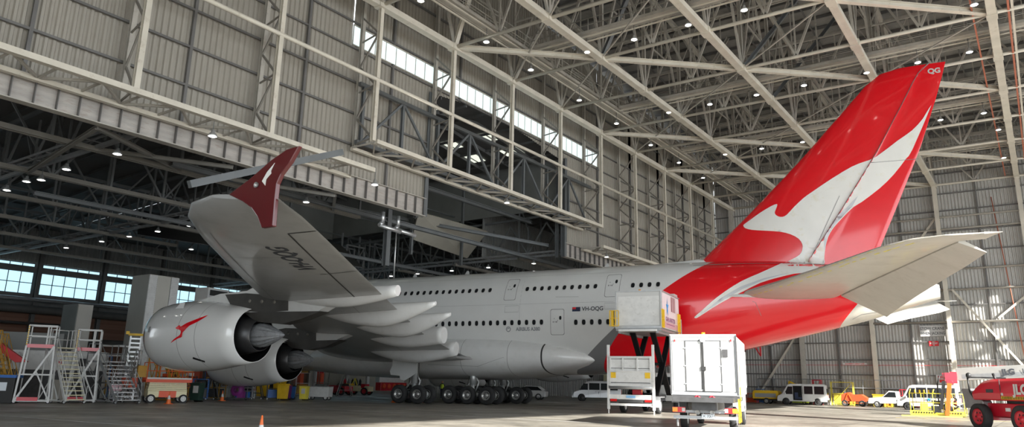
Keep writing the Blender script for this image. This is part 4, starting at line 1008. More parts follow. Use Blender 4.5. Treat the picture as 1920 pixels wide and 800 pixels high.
# landing gear
def wheel_mesh(r=.70, w=.5):
    h = w / 2; m = MB()
    m.lathe([(-h * .55, r * .50), (-h * .92, r * .56), (-h, r * .72), (-h * .93, r * .88), (-h * .68, r * .975), (0, r), (h * .68, r * .975), (h * .93, r * .88), (h, r * .72), (h * .92, r * .56), (h * .55, r * .50)], 32, ax='y')
    for s in (-1, 1):
        m.lathe([(s * h * .56, r * .51), (s * h * .86, r * .53), (s * h * .8, r * .46), (s * h * .35, r * .42), (s * h * .3, r * .2), (s * h * .7, r * .17), (s * h * .75, .001)], 24, ax='y', mi=1)
        for k in range(9): a = 2 * pi * k / 9; m.lathe([(s * h * .35, .04), (s * h * .42, .035), (s * h * .42, .001)], 6, (r * .31 * cos(a), 0, r * .31 * sin(a)), 'y', mi=2)
    return m.mesh('wheel', ['tyre', 'rim', 'black'])
WHM = wheel_mesh()
def wheel(p, x, y, r=.7, sc=1):
    o = bpy.data.objects.new('wheel', WHM); COL.objects.link(o); o.parent = p; o.location = (x, y, r); o.rotation_euler = (0, random.random() * 6, 0); o.scale = (sc, sc, sc); return o
def gear(x, y, naxle, track, ztop, lab, sp=1.72):
    g = bpy.data.objects.new('landing_gear', None); COL.objects.link(g); g.parent = AIR; g.location = (x, y, 0); g['label'] = lab
    ax = [(k - (naxle - 1) / 2) * sp for k in range(naxle)]
    MB().tube((ax[0] - .1, 0, .72), (ax[-1] + .1, 0, .72), .16, 12).build('bogie_beam', 'strut', g)
    for a in ax: m = MB(); m.tube((a, -track / 2 - .1, .7), (a, track / 2 + .1, .7), .1, 10); m.tube((a, -track / 2 + .28, .7), (a, -track / 2 + .5, .7), .26, 14); m.tube((a, track / 2 - .5, .7), (a, track / 2 - .28, .7), .26, 14); m.build('axle', 'strut', g)
    MB().tube((0, 0, .7), (0, 0, 1.7), .17, 14).tube((0, 0, 1.5), (0, 0, ztop), .25, 14).tube((.25, 0, .95), (.55, 0, 1.7), .06, 8).tube((.55, 0, 1.7), (.2, 0, 2.2), .06, 8).tube((-.3, .1, .9), (-.1, .1, 2.2), .035, 6).tube((-.9, 0, .95), (-.15, 0, 1.8), .07, 8).build('shock_strut', 'strut', g)
    MB().path([(.2, .2, ztop), (.3, .22, 1.6), (.1, .25, 1.1), (.5, .2, .9)], .025, 5).path([(-.2, -.15, ztop), (-.35, -.2, 1.5), (-.2, -.2, .9)], .02, 5).build('hydraulic_hose', 'blk', g)
    for a in ax:
        for s in (-1, 1): wheel(g, a, s * track / 2)
    return g
gl = gear(33.6, -6.23, 2, 1.4, 3.4, 'left wing landing gear with four wheels and a white door'); gear(33.6, 6.23, 2, 1.4, 3.4, 'right wing landing gear with four wheels')
gear(36.8, -2.63, 3, 1.55, 2.6, 'left body landing gear with six wheels'); gear(36.8, 2.63, 3, 1.55, 2.6, 'right body landing gear with six wheels')
for s in (-1, 1): MB().prism([(32.2, 3.5), (34.5, 3.5), (34.5, 2.3), (34.0, 2.0), (33.4, 1.7), (33.0, 1.78), (32.95, 2.05), (32.1, 2.1), (32.0, 2.4), (32.2, 2.8)], s * 7.25, s * 7.32, 'y').build('gear_door', 'fair', AIR)
g = bpy.data.objects.new('landing_gear', None); COL.objects.link(g); g.parent = AIR; g.location = (4.9, 0, 0); g['label'] = 'nose landing gear with two wheels'
MB().tube((0, 0, .6), (0, 0, 3.2), .15, 12).build('shock_strut', 'strut', g); MB().tube((0, -.5, .62), (0, .5, .62), .1, 10).build('axle', 'strut', g)
for s in (-1, 1): wheel(g, 0, s * .45, .62, .885)
# ------------------------------------------------------------------ vehicles and ground equipment
def road_wheel(r, w, hub='rim'):
    h = w / 2; m = MB()
    m.lathe([(-h * .6, r * .6), (-h, r * .66), (-h, r * .9), (-h * .75, r), (h * .75, r), (h, r * .9), (h, r * .66), (h * .6, r * .6)], 28, ax='y')
    for s in (-1, 1):
        m.lathe([(s * h * .6, r * .62), (s * h * .9, r * .6), (s * h * .5, r * .45), (s * h * .6, r * .2), (s * h * .8, r * .12), (s * h * .8, .001)], 20, ax='y', mi=1)
        for k in range(6): a = 2 * pi * k / 6; m.lathe([(s * h * .5, r * .08), (s * h * .57, r * .08), (s * h * .57, .001)], 6, (r * .33 * cos(a), 0, r * .33 * sin(a)), 'y', mi=2)
    return m.mesh('wheel', ['tyre', hub, 'blk'])
W_CAR = road_wheel(.33, .22); W_TRUCK = road_wheel(.47, .28, 'w2'); W_JLG = road_wheel(.62, .42, 'jlgred'); W_SM = road_wheel(.2, .12, 'w2'); W_TR = road_wheel(.42, .26, 'jlgred')
def putw(me, t, x, y, r): o = bpy.data.objects.new('wheel', me); COL.objects.link(o); o.parent = t; o.location = (x, y, r); return o

def van(lab, loc, rz, L_=5.1, H=2.2, Wd=1.9, paint='w', open_door=False, text=None, silver=False):
    """faces local +x"""
    t = thing('minibus' if not silver else 'van', lab, 'van', loc, rz); h = L_ / 2
    if silver: P = [(-h, .35), (-h, 1.2), (-h + .18, 1.9), (-h + .5, H), (.6, H), (1.15, H - .08), (1.85, 1.15), (h - .12, .95), (h, .6), (h, .32)]
    else: P = [(-h, .38), (-h, 1.1), (-h + .12, H - .12), (-h + .35, H), (1.15, H), (1.5, H - .12), (2.1, 1.2), (h - .05, .95), (h, .7), (h, .35)]
    R = []
    for yy, ins in ((-Wd / 2, .0), (Wd / 2, .0)):
        R.append([(x, yy * (1 - .09 * max(0, z - 1.05) / (H - 1.05)), z) for x, z in P])
    m = MB().loft(R, sm=False)
    m.build('body', paint, t, bevel=.06)
    s_ = -1; 
    def sidepane(x0, x1, z0, z1, nm, mt, s, th=.012, sl=0):
        def yy(z): return s * (Wd / 2 * (1 - .09 * max(0, z - 1.05) / (H - 1.05)) + th)
        mb = MB(); pts = [(x0, z0), (x1, z0), (x1 - sl, z1), (x0, z1)]
        mb.add([(x, yy(z), z) for x, z in pts] + [(x, yy(z) - s * .03, z) for x, z in pts], [(0, 1, 2, 3), (7, 6, 5, 4), (0, 4, 5, 1), (1, 5, 6, 2), (2, 6, 7, 3), (3, 7, 4, 0)]); return mb.build(nm, mt, t)
    zt = H - .25; zb = 1.15
    for s in (-1, 1):
        sidepane(.95, 1.85, zb, zt - .05, 'window_pane', 'glass', s, sl=.42)
        if silver:
            sidepane(-.3, .82, zb + .02, zt, 'window_pane', 'glass', s); sidepane(-h + .35, -.42, zb + .02, zt, 'window_pane', 'glass', s)
        else:
            sidepane(-h + .3, -1.35, zb + .05, zt, 'window_pane', 'glass', s)
            sidepane(-1.25, -.1, zb + .05, zt, 'window_pane', 'glass', s)
            if not (open_door and s > 0): sidepane(.0, .85, zb + .05, zt, 'window_pane', 'glass', s)
        for x in (.9, -.36): MB().box((x, s * (Wd / 2 + .003), .95), (.015, .01, 1.1)).build('door_gap', 'line', t)
        MB().box((.1, s * (Wd / 2 + .01), .98), (.16, .03, .035)).build('door_handle', 'blk', t)
        MB().box((1.72, s * (Wd / 2 + .14), 1.22), (.08, .2, .2)).build('wing_mirror', 'blk' if silver else paint, t)
        for x in (-h + 1.0, h - .95):
            MB().lathe([(0, .40), (.02, .40), (.02, .001)], 20, (x, s * (Wd / 2 - .005) if s > 0 else s * Wd / 2 - .015, .36), 'y').build('wheel_arch', 'blk', t); putw(W_CAR, t, x, s * (Wd / 2 - .08), .33)
        MB().box((-h + .01, s * (Wd / 2 - .1), 1.0), (.05, .12, .4)).build('tail_lamp', 'tail_lamp', t)
        MB().box((h - .04, s * (Wd / 2 - .25), .82), (.1, .36, .16)).build('head_lamp', 'glass', t)
    if open_door:
        sidepane(-.05, .9, .5, zt + .02, 'door_opening', 'black', 1, .016)
        MB().box((.55, Wd / 2 + .0, 1.0), (.35, .07, .7)).box((.25, Wd / 2 + .0, .75), (.5, .07, .2)).build('seat', 'navy', t)
        sidepane(-1.35, -.15, .45, zt + .12, 'sliding_door', paint, 1, .07); sidepane(-1.2, -.3, zb + .05, zt, 'window_pane', 'glass', 1, .09)
    MB().add([(2.12 if not silver else 1.87, -.75, 1.22), (2.12 if not silver else 1.87, .75, 1.22), (1.54 if not silver else 1.2, .7, H - .16), (1.54 if not silver else 1.2, -.7, H - .16)], [(0, 1, 2, 3)]).build('windscreen', 'glass', t)
    MB().box((-h - .012, 0, 1.5), (.02, 1.35, .6)).build('rear_window', 'glass', t)
    MB().box((-h - .04, 0, .5), (.14, Wd - .1, .22)).box((h - .0, 0, .45), (.14, Wd - .1, .25)).build('bumper', 'blk' if not silver else paint, t)
    MB().box((-h - .12, .1, .72), (.01, .4, .12)).build('number_plate', 'platew', t)
    if text:
        m = MB(); text_mb(m, text, (-.2 if silver else -1.2, Wd / 2 + .012, .85), (-1, 0, 0), (0, 0, 1), .34, .004); m.build('side_lettering', 'text', t)
        if not silver:
            st = [(-.15 + .2 * (1 if k % 2 == 0 else .38) * cos(pi / 2 + k * pi / 5), 1.02 + .2 * (1 if k % 2 == 0 else .38) * sin(pi / 2 + k * pi / 5)) for k in range(10)]
            sv, sf = fan(st); MB().add([(a, Wd / 2 + .012, b) for a, b in sv], sf).build('star_logo', 'starblue', t)
    return t
PIA = pi
van('white minibus with its sliding door open, parked below the far wall', (51.6, 44.6, 0), PIA + .12, 5.3, 2.3, open_door=True)
van('white minibus with lettered side behind the yellow lift basket', (65.0, 37.4, 0), PIA, 5.3, 2.35, text='STAR AVIATION')
van('silver van parked beyond the belly, left of the raised lorry', (34.6, 27.4, 0), PIA + .45, 5.15, 2.12, paint='silver', silver=True, text='T')
# white cars behind
def car(lab, loc, rz, paint='w'):
    t = thing('car', lab, 'car', loc, rz)
    P = [(-2.1, .3), (-2.15, .85), (-1.9, 1.0), (-1.3, 1.42), (.1, 1.45), (.9, .98), (1.95, .85), (2.1, .6), (2.1, .3)]
    MB().loft([[(x, y * (1 - .12 * max(0, z - .9) / .5), z) for x, z in P] for y in (-.88, .88)], sm=False).build('body', paint, t, bevel=.06)
    for s in (-1, 1):
        MB().add([(x, s * (.885 - .106 * max(0, z - .9) / .5 + .006), z) for x, z in ((-1.75, .98), (.75, .98), (.05, 1.38), (-1.25, 1.36))], [(0, 1, 2, 3)]).build('window_pane', 'glass', t)
        for x in (-1.35, 1.35): putw(W_CAR, t, x, s * .8, .33)
    MB().add([(.9, -.72, 1.0), (.9, .72, 1.0), (.14, .66, 1.43), (.14, -.66, 1.43)], [(0, 1, 2, 3)]).build('windscreen', 'glass', t)
    return t
car('white car seen between the body gear wheels', (27.5, 24.5, 0), PIA + .4); car('white car behind the silver van', (37.5, 34.5, 0), PIA)
car('white car further behind the silver van, right of the first', (42.3, 36.5, 0), PIA)

# ute with tray
t = thing('utility_truck', 'white utility pickup parked left of the lettered minibus', 'pickup', (60.9, 44.8, 0), PIA)
MB().loft([[(x, y, z) for x, z in ((-.6, .45), (-.6, 1.0), (-.45, 1.7), (.35, 1.74), (1.05, 1.08), (2.35, .95), (2.45, .6), (2.45, .38))] for y in (-.85, .85)], sm=False).build('cab', 'w', t, bevel=.06)
for s in (-1, 1):
    MB().add([(x, s * .86, z) for x, z in ((-.35, 1.08), (.9, 1.08), (.3, 1.62), (-.3, 1.6))], [(0, 1, 2, 3)]).build('window_pane', 'glass', t)
    for x in (-1.6, 1.55): putw(W_CAR, t, x, s * .76, .34)
MB().add([(1.07, -.7, 1.1), (1.07, .7, 1.1), (.4, .66, 1.7), (.4, -.66, 1.7)], [(0, 1, 2, 3)]).build('windscreen', 'glass', t)
MB().box((-1.75, 0, .72), (2.2, 1.8, .12)).box((-1.75, .88, .92), (2.2, .05, .3)).box((-1.75, -.88, .92), (2.2, .05, .3)).build('tray', 'galv', t)
m = MB()
for x in (-.75, -1.7, -2.6):
    for y in (-.8, .8): m.bar((x, y, .8), (x, y, 1.9), .05)
for z in (1.3, 1.9):
    for y in (-.8, .8): m.bar((-2.6, y, z), (-.75, y, z), .05)
    m.bar((-2.6, -.8, z), (-2.6, .8, z), .05)
m.build('ladder_rack', 'jlgred', t)
MB().box((2.47, 0, .5), (.1, 1.6, .2)).build('bumper', 'blk', t)

# catering lorry with raised body
t = thing('catering_lorry', 'high-lift catering lorry with raised white and pink box at the rear fuselage', 'lorry', (53.5, -2.6, 0), radians(10)); t.scale = (1.14, 1, 1)   # rear at y=0, front +y
MB().box((0, 4.2, .85), (.9, 8.6, .28)).box((-.45, 4.0, 1.05), (.12, 8, .2)).box((.45, 4.0, 1.05), (.12, 8, .2)).build('chassis', 'dk', t)
c = MB().prism([(6.3, .7), (8.3, .7), (8.3, 1.7), (8.05, 2.55), (6.3, 2.6)], -1.15, 1.15, 'x').build('cab', 'w', t, bevel=.06)
for s in (-1, 1): MB().add([(s * 1.16, y, z) for y, z in ((6.9, 1.6), (7.95, 1.6), (7.8, 2.35), (6.9, 2.4))], [(0, 1, 2, 3)]).build('window_pane', 'glass', c)
MB().box((0, 6.29, 2.05), (1.6, .02, .55)).build('rear_window', 'glass', c)
for y in (1.9, 7.2):
    for s in (-1, 1):
        o = putw(W_TRUCK, t, s * .98, y, .47); o.rotation_euler = (0, 0, pi / 2)
        MB().box((s * 1.0, y, 1.02), (.5, 1.15, .06)).box((s * 1.0, y - .58, .82), (.5, .05, .4)).build('mudguard', 'galv', t)
m = MB()
for s in (-.72, .72):
    m.bar((s, 1.3, 1.15), (s * .98, 5.2, 5.05), .14, .3, up=(1, 0, 0)); m.bar((s * .8, 5.4, 1.15), (s * .8, 1.4, 5.05), .14, .3, up=(1, 0, 0))
m.tube((-.8, 3.3, 3.1), (.8, 3.3, 3.1), .09, 10); m.tube((-.8, 1.35, 1.2), (.8, 1.35, 1.2), .07, 8); m.build('scissor_arms', 'black', t)
MB().tube((-.25, 2.2, 1.3), (-.25, 3.4, 3.0), .09, 8).tube((.25, 2.2, 1.3), (.25, 3.4, 3.0), .09, 8).build('hydraulic_ram', 'strut', t)
MB().box((0, 1.2, .85), (1.6, .9, .5)).tube((-.9, .7, .75), (.9, .7, .75), .25, 12).build('tank_unit', 'dk', t); MB().box((.2, .4, 1.3), (.5, .3, .3)).build('valve_block', 'jlgred', t)
# tail lift, folded upright
tl = MB()
for s in (-1.25, 1.25): tl.box((s, -.25, 2.2), (.12, .16, 3.9)); tl.box((s, -.25, .12), (.05, .05, .24))
tl.build('tail_lift_post', 'w2', t)
MB().box((0, -.22, 1.0), (2.4, .1, .28)).box((0, -.22, .55), (2.3, .12, .14)).build('tail_lift_beam', 'w2', t)
pl = MB().box((0, -.3, 2.55), (2.36, .06, 1.75)); pl.box((0, -.36, 3.4), (2.36, .1, .1)).box((0, -.36, 2.55), (2.36, .1, .08)).box((0, -.36, 1.7), (2.36, .1, .1))
for x in (-1.12, -.4, .4, 1.12): pl.box((x, -.36, 2.97), (.07, .1, .8))
pl = pl.build('tail_lift_platform', 'w2', t, label='upright white tail lift platform')
for x in (-.95, .95): MB().box((x, -.35, 2.3), (.28, .02, .34)).build('reflector', 'yellow', pl)
MB().box((0, -.335, 2.72), (2.2, .01, .03)).box((0, -.335, 1.85), (2.2, .01, .04)).box((-.37, -.335, 3.0), (.03, .01, .7)).box((.37, -.335, 3.0), (.03, .01, .7)).box((0, -.335, 3.28), (2.2, .01, .03)).build('panel_seam', 'dk', pl)
MB().tube((-1.2, -.28, 1.6), (1.2, -.28, 1.6), .14, 12).build('platform_roller', 'galv', t)
MB().box((0, -.3, 1.02), (.5, .03, .14)).build('number_plate', 'plate', t)
for s in (-.95, .95): MB().box((s, -.32, .8), (.35, .05, .14)).build('tail_lamp', 'tail_lamp', t)
MB().box((0, -.2, .78), (2.3, .12, .2)).build('bumper', 'dk', t)
MB().box((1.02, 1.05, .62), (.5, .04, .42)).build('mud_flap', 'w2', t)
# raised box
bx = MB().box((-.05, 2.1, 6.32), (2.55, 4.7, 2.25)).build('box_body', 'w', t, bevel=.04, label='raised white cargo box')
MB().box((-.05, 2.1, 7.47), (2.65, 4.8, .07)).bar((-1.33, -.27, 5.2), (-1.33, -.27, 7.45), .08).bar((1.23, -.27, 5.2), (1.23, -.27, 7.45), .08).box((-.05, -.28, 5.22), (2.6, .08, .12)).build('box_trim', 'alu', bx)
MB().box((-.05, -.26, 6.25), (2.3, .03, 1.8)).build('rear_shutter', 'w2', bx)
MB().box((1.235, 2.1, 6.5), (.02, 4.6, 1.75)).build('side_panel', 'pink', bx); MB().box((1.24, 2.1, 5.45), (.02, 4.6, .35)).build('side_stripe', 'pinkdk', bx)
MB().box((1.25, 2.75, 6.85), (.03, 1.1, .95)).build('side_window', 'dkred', bx)
m = MB()
for x in (2.4, 2.75, 3.1): m.box((1.27, x, 6.85), (.02, .05, .95))
m.build('window_bar', 'pink', bx)
star = []
for k in range(10): a = pi / 2 + k * pi / 5; r = .58 if k % 2 == 0 else .2; star.append((1.15 + r * .62 * cos(a), 6.55 + r * 1.1 * sin(a)))
sv, sf = fan(star); MB().add([(1.262, a, b) for a, b in sv], sf).build('star_logo', 'starblue', bx)
m = MB(); text_mb(m, 'STAR AVIATION', (1.262, 1.95, 5.78), (0, 1, 0), (0, 0, 1), .42, .006, sx=.85); m.build('side_lettering', 'purple', bx)
m = MB(); text_mb(m, 'STAR AVIATION CATERING', (1.262, 1.95, 5.5), (0, 1, 0), (0, 0, 1), .13, .0); 
MB().box((1.262, 1.95, 5.5), (.004, 2.2, .03)).build('side_rule', 'purple', bx)
MB().box((-.05, 2.3, 5.08), (2.5, 5.4, .16)).box((-1.1, 2.2, 4.95), (.14, 5.2, .2)).box((1.0, 2.2, 4.95), (.14, 5.2, .2)).build('lift_platform', 'galv', t)
MB().box((-.05, -.45, 5.02), (2.1, .4, .12)).build('rear_step', 'w2', t)
MB().box((-.05, 5.2, 5.1), (2.3, 1.2, .12)).build('front_platform', 'galv', t)
m = MB()
for s in (-1.1, 1.1):
    for z in (5.6, 6.15): m.bar((s, 4.6, z), (s, 5.75, z), .05)
    for y in (4.6, 5.2, 5.75): m.bar((s, y, 5.1), (s, y, 6.15), .05)
m.build('front_railing', 'w', t)
def ygate(x, y, z0, w_, h_, along):
    m = MB(); dx, dy = (w_ / 2, 0) if along == 'x' else (0, w_ / 2)
    for f in (-1, -.33, .33, 1): m.bar((x + dx * f, y + dy * f, z0), (x + dx * f, y + dy * f, z0 + h_), .04)
    for z in (z0, z0 + h_ / 2, z0 + h_): m.bar((x - dx, y - dy, z), (x + dx, y + dy, z), .04)
    return m
ygate(-1.5, -.35, 5.3, .5, .95, 'y').merge(ygate(-1.35, -.6, 5.3, .5, .95, 'x')).build('yellow_gate', 'yellow', t); ygate(1.32, -.3, 5.2, .6, 1.1, 'y').build('yellow_gate', 'yellow', t); ygate(1.35, 3.9, 5.2, .7, 1.15, 'y').merge(ygate(1.35, 3.9, 4.1, .5, 1.0, 'y')).build('yellow_gate', 'yellow', t)
MB().box((.3, 3.9, 7.6), (1.8, .9, .18)).build('roof_unit', 'w', bx)
MB().box((.55, 4.55, 6.6), (1.3, .3, 1.5)).build('front_door', 'glass', bx)
MB().tube((0, -.1, 7.5), (0, -.1, 7.6), .06, 8).build('beacon', 'amber', bx)

for k in kids(t):
    n_k = k.name.split('.')[0]
    if n_k in ('box_body', 'lift_platform', 'rear_step', 'front_platform', 'front_railing', 'yellow_gate'): k.location.x += .55
    elif n_k in ('scissor_arms', 'hydraulic_ram'): k.location.x += .3
# second box lorry, rear towards the camera
t = thing('box_lorry', 'white box lorry seen from behind with double doors, nearest the camera', 'lorry', (63.35, -16.2, 0), radians(15))
bx = MB().box((0, 3.0, 2.55), (2.56, 6.0, 2.3)).build('box_body', 'w', t, bevel=.03)
m = MB()
for s in (-1.27, 1.27): m.box((s, -.02, 2.55), (.07, .1, 2.34))
m.box((0, -.02, 3.7), (2.6, .12, .1)).box((0, -.02, 1.42), (2.6, .12, .12)); m.build('door_frame', 'galv', bx)
MB().box((0, -.02, 3.58), (2.5, .06, .16)).build('header_panel', 'w2', bx)
for s in (-1, 1):
    d = MB().box((s * .36 - .0, -.03, 2.5), (.66, .05, 1.98)).build('rear_door', 'w', bx); MB().box((s * .69, -.05, 2.5), (.035, .04, 1.98)).box((s * .36, -.05, 3.49), (.66, .04, .03)).box((s * .36, -.05, 1.52), (.66, .04, .03)).build('door_edge', 'dk', d)
    MB().box((s * .95, -.02, 2.5), (.5, .04, 1.95)).build('door_side_panel', 'w', bx)
    for z in (1.8, 2.5, 3.2): MB().box((s * .7, -.07, z), (.1, .03, .05)).build('hinge', 'galv', d)
MB().box((0, -.07, 2.5), (.06, .05, 2.0)).box((0, -.09, 2.4), (.2, .05, .16)).tube((-.06, -.08, 1.6), (-.06, -.08, 3.4), .015, 6).build('lock_rod', 'blk', bx)
MB().lathe([(-.1, .09), (-.06, .11), (0, .1)], 14, (0, -.05, 3.52), 'y').lathe([(-.101, .001), (-.101, .09)], 14, (0, -.05, 3.52), 'y').build('work_lamp', 'alu', bx)
MB().box((.86, -.06, 3.0), (.2, .06, .3)).build('control_panel', 'dk', bx); MB().tube((0, .3, 3.7), (0, .3, 3.84), .08, 10).build('beacon', 'amber', bx)
for s in (-1.1, 1.1): MB().box((s, -.08, 3.5), (.05, .02, .1)).build('marker_lamp', 'tail_lamp', bx)
MB().box((1.3, 3.2, 2.5), (.02, 5.2, 1.6)).build('side_panel', 'w2', bx); MB().box((1.31, 1.0, 2.0), (.02, .3, 1.6)).build('side_stripe', 'hiviz', bx)
MB().box((0, 3.4, .95), (.9, 7.8, .3)).box((0, 2, 1.2), (2.3, 5.8, .18)).build('chassis', 'dk', t)
c = MB().prism([(6.25, .6), (8.2, .6), (8.2, 1.7), (7.9, 2.6), (6.25, 2.65)], -1.1, 1.1, 'x').build('cab', 'w', t, bevel=.06)
for y in (1.3, 7.1):
    for s in (-1, 1): o = putw(W_TRUCK, t, s * .97, y, .47); o.rotation_euler = (0, 0, pi / 2)
MB().box((0, -.05, .52), (2.45, .16, .12)).box((0, 0, .74), (2.35, .1, .1)).build('bumper', 'galv', t)
for s in (-1.29, 1.29): MB().box((s, -.08, 2.55), (.05, .04, 2.3)).build('corner_post', 'dk', bx)
MB().box((0, -.06, 1.3), (2.5, .1, .14)).build('sill_panel', 'dk', bx)
MB().box((0, .1, 1.0), (.95, .4, .5)).box((0, -.1, 1.22), (1.0, .06, .06)).build('tail_lift_motor', 'galv', t)
for s in (-.28, .28): MB().lathe([(-.12, .09), (-.02, .1), (0, .001)], 12, (s, -.1, .72), 'y').build('air_coupling', 'w2', t); MB().tube((s - .12, -.12, 1.28), (s, -.14, 1.34), .025, 6).tube((s, -.14, 1.34), (s + .12, -.12, 1.28), .025, 6).build('red_handle', 'jlgred', t)
for s in (-1, 1):
    l = MB().box((s * 1.0, -.12, .8), (.5, .1, .2)).build('lamp_cluster', 'tail_lamp', t); MB().box((s * 1.15, -.18, .8), (.2, .02, .16)).build('amber_lens', 'amber', l); MB().box((s * .82, -.18, .8), (.12, .02, .14)).build('white_lens', 'w', l)
    MB().box((s * .88, .3, .98), (.3, .3, .45)).build('support_arm', 'dk', t)
MB().box((.12, -.16, .57), (.5, .02, .16)).build('number_plate', 'platew', t); m = MB(); text_mb(m, 'CK 70UA', (.12, -.175, .57), (1, 0, 0), (0, 0, 1), .14, .0); m.build('plate_lettering', 'text', t)
m = MB()
for z in (.4, .75, 1.1): m.box((1.28, .5, z), (.06, .9, .05))
m.box((1.28, .1, .8), (.06, .06, .9)).box((1.28, .95, .8), (.06, .06, .9)); m.build('side_step', 'yellow', t)
m = MB()
for k in range(5): m.box((1.315, .5, .35 + k * .2), (.02, .1, .1))
m.build('hazard_marking', 'blk', t)
MB().tube((-1.1, .1, .55), (-1.1, .1, .15), .05, 8).box((-1.1, .1, .03), (.25, .25, .06)).build('stabiliser', 'galv', t)

# boom lift at the right edge
t = thing('boom_lift', 'red boom lift with rounded hood and black tyres at the right edge', 'boom lift', (73.4, -1.7, 0), radians(-50))
MB().box((0, 0, .92), (2.7, 1.5, .62)).box((0, 0, .75), (3.4, .5, .4)).build('chassis', 'jlgred', t, bevel=.04)
MB().box((.1, -.77, .95), (.3, .03, .16), rz=.4).build('chassis_mark', 'w2', t)
for x in (-1.4, 1.4):
    for s in (-1, 1): putw(W_JLG, t, x, s * 1.1, .57)
    MB().box((x, 0, .57), (.3, 1.9, .3)).build('axle', 'jlgred', t)
MB().lathe([(1.2, .6), (1.4, .6)], 24).build('slew_ring', 'blk', t)
for sg, nm in ((-1, 'near'), (1, 'far')):
    b = MB().loft([[(x, sg * y, z) for y, z in ((1.15, 1.36), (1.22, 1.7), (1.1, zt - .14), (.85, zt), (.3, zt), (.3, 1.36))] for x, zt in ((-1.75, 1.78), (-1.6, 2.05), (-1.2, 2.28), (-.6, 2.36), (2.4, 2.42), (2.8, 2.3))], sm=False).build('hood', 'jlgred', t, bevel=.06)
    if sg < 0:
        b['label'] = 'rounded red engine hood'; m = MB()
        for k in range(24): m.add([(.3 + k * .1, -1.21, 1.43), (.35 + k * .1, -1.21, 1.43), (.4 + k * .1, -1.22, 1.55), (.35 + k * .1, -1.22, 1.55)], [(0, 1, 2, 3)])
        MB().box((1.5, -1.19, 1.49), (2.5, .03, .14)).build('hazard_strip', 'yellow', b); m.build('hazard_marking', 'blk', b)
        m = MB(); text_mb(m, 'JLG', (1.55, -1.225, 1.86), (1, 0, 0), (0, 0, 1), .6, .03); m.build('hood_lettering', 'w', b)
        MB().box((-.45, -1.215, 1.8), (.45, .03, .16)).build('vent_plate', 'dk', b); MB().box((.25, -1.2, 1.88), (.02, .03, .9)).build('hood_gap', 'seal', b); MB().box((.36, -1.215, 1.66), (.12, .02, .12)).build('notice_sticker', 'w', b)
MB().tube((-.6, -.7, 2.3), (-.75, -.7, 2.62), .06, 10).build('exhaust_pipe', 'blk', t)
MB().path([(-1.0, -1.1, 1.4), (-1.75, -1.1, 1.45), (-2.0, -1.1, 1.75), (-2.05, -1.1, 2.45)], .045, 6).path([(-2.05, -1.1, 2.45), (-2.0, .9, 2.45)], .04, 6).lathe([(2.4, .06), (2.5, .13), (2.62, .12), (2.68, .02)], 10, (-1.95, -1.1, 0)).build('guard_bar', 'blk', t)
MB().prism([(-2.6, .95), (-1.3, .95), (-1.3, 1.3), (-2.2, 1.9), (-2.75, 1.9)], -1.0, -.5, 'y').build('side_box', 'galv', t, bevel=.03)
t = thing('boom_lift', 'long grey boom with orange jib and yellow basket, reaching in from the right', 'boom lift', (69.2, 18.6, 0), 0)
bo = MB().bar((0, 0, 2.98), (9.5, -1.2, 3.55), .6, .88).build('boom', 'alu2', t, bevel=.03, label='grey telescopic boom')
MB().bar((.3, -.33, 2.83), (9.4, -1.5, 3.36), .03, .3).build('boom_side_strip', 'galv', bo)
m = MB(); text_mb(m, 'JLG', (3.15, -.75, 3.16), (1, -.126, .06), (-.06, 0, 1), .52, .03); text_mb(m, 'ULTRA BOOM', (5.6, -1.06, 3.3), (1, -.126, .06), (-.06, 0, 1), .52, .004); m.build('boom_lettering', 'text', bo)
MB().box((12, -1.6, 1.2), (5, 2.4, 1.0)).box((11, -1.6, 2.6), (2.5, 2.2, 2.0)).build('chassis', 'jlgred', t, bevel=.05)
for x in (10.4, 13.6):
    for y in (-2.9, -.3): putw(W_JLG, t, x, y, .6)
MB().box((-.42, -.1, 2.72), (.75, .6, .75), rz=.1).box((-.1, -.1, 3.05), (.7, .4, .22)).tube((-.5, -.5, 2.4), (-.5, .3, 2.4), .2, 12).box((-.85, -.1, 2.95), (.2, .4, .25)).build('jib_knuckle', 'jlgred', t)
MB().bar((-.5, -.72, 2.35), (-.85, -.72, .08), .32, .26).build('jib', 'orange', t, label='orange jib arm')
MB().bar((-.85, -.68, 2.5), (-1.2, -.68, .5), .22, .2).path([(-1.1, -.4, 2.9), (-1.3, -.45, 2.3), (-1.35, -.4, 1.4), (-1.3, -.4, .6)], .05).build('jib_hoses', 'blk', t)
m = MB(); bx0, bx1, by0, by1 = -3.2, .25, -.6, .9
bc = [(bx0, by0), (bx1, by0), (bx1, by1), (bx0, by1)]
for z in (.18, .95, 1.6):
    for (a, b), (c_, d_) in zip(bc, bc[1:] + bc[:1]): m.tube((a, b, z), (c_, d_, z), .03, 6)
for fx in (0, .22, .44, .62, .8, 1):
    for y in (by0, by1): m.tube((bx0 + (bx1 - bx0) * fx, y, .15), (bx0 + (bx1 - bx0) * fx, y, 1.6), .028, 6)
for fx in (0, .44): m.tube((bx0 + 3.45 * fx, by0, 1.6), (bx0 + 3.45 * fx + .12, by0, 1.9), .04, 6)
m.build('basket_rail', 'lemon', t, label='yellow basket rails')
MB().box(((bx0 + bx1) / 2, .1, .1), (3.5, 1.5, .08)).box((-2.5, -.62, .24), (1.5, .05, .28)).box((-.4, -.62, .24), (1.25, .05, .28)).build('basket_floor', 'lemon', t); m = MB()
for k in range(9): m.box((-3.0 + k * .17, -.66, .24), (.08, .02, .1))
for k in range(6): m.box((-.85 + k * .17, -.66, .24), (.08, .02, .1))
m.build('hazard_marking', 'blk', t); MB().box((-2.3, -.55, .65), (.5, .12, .5)).build('yellow_case', 'lemon', t)
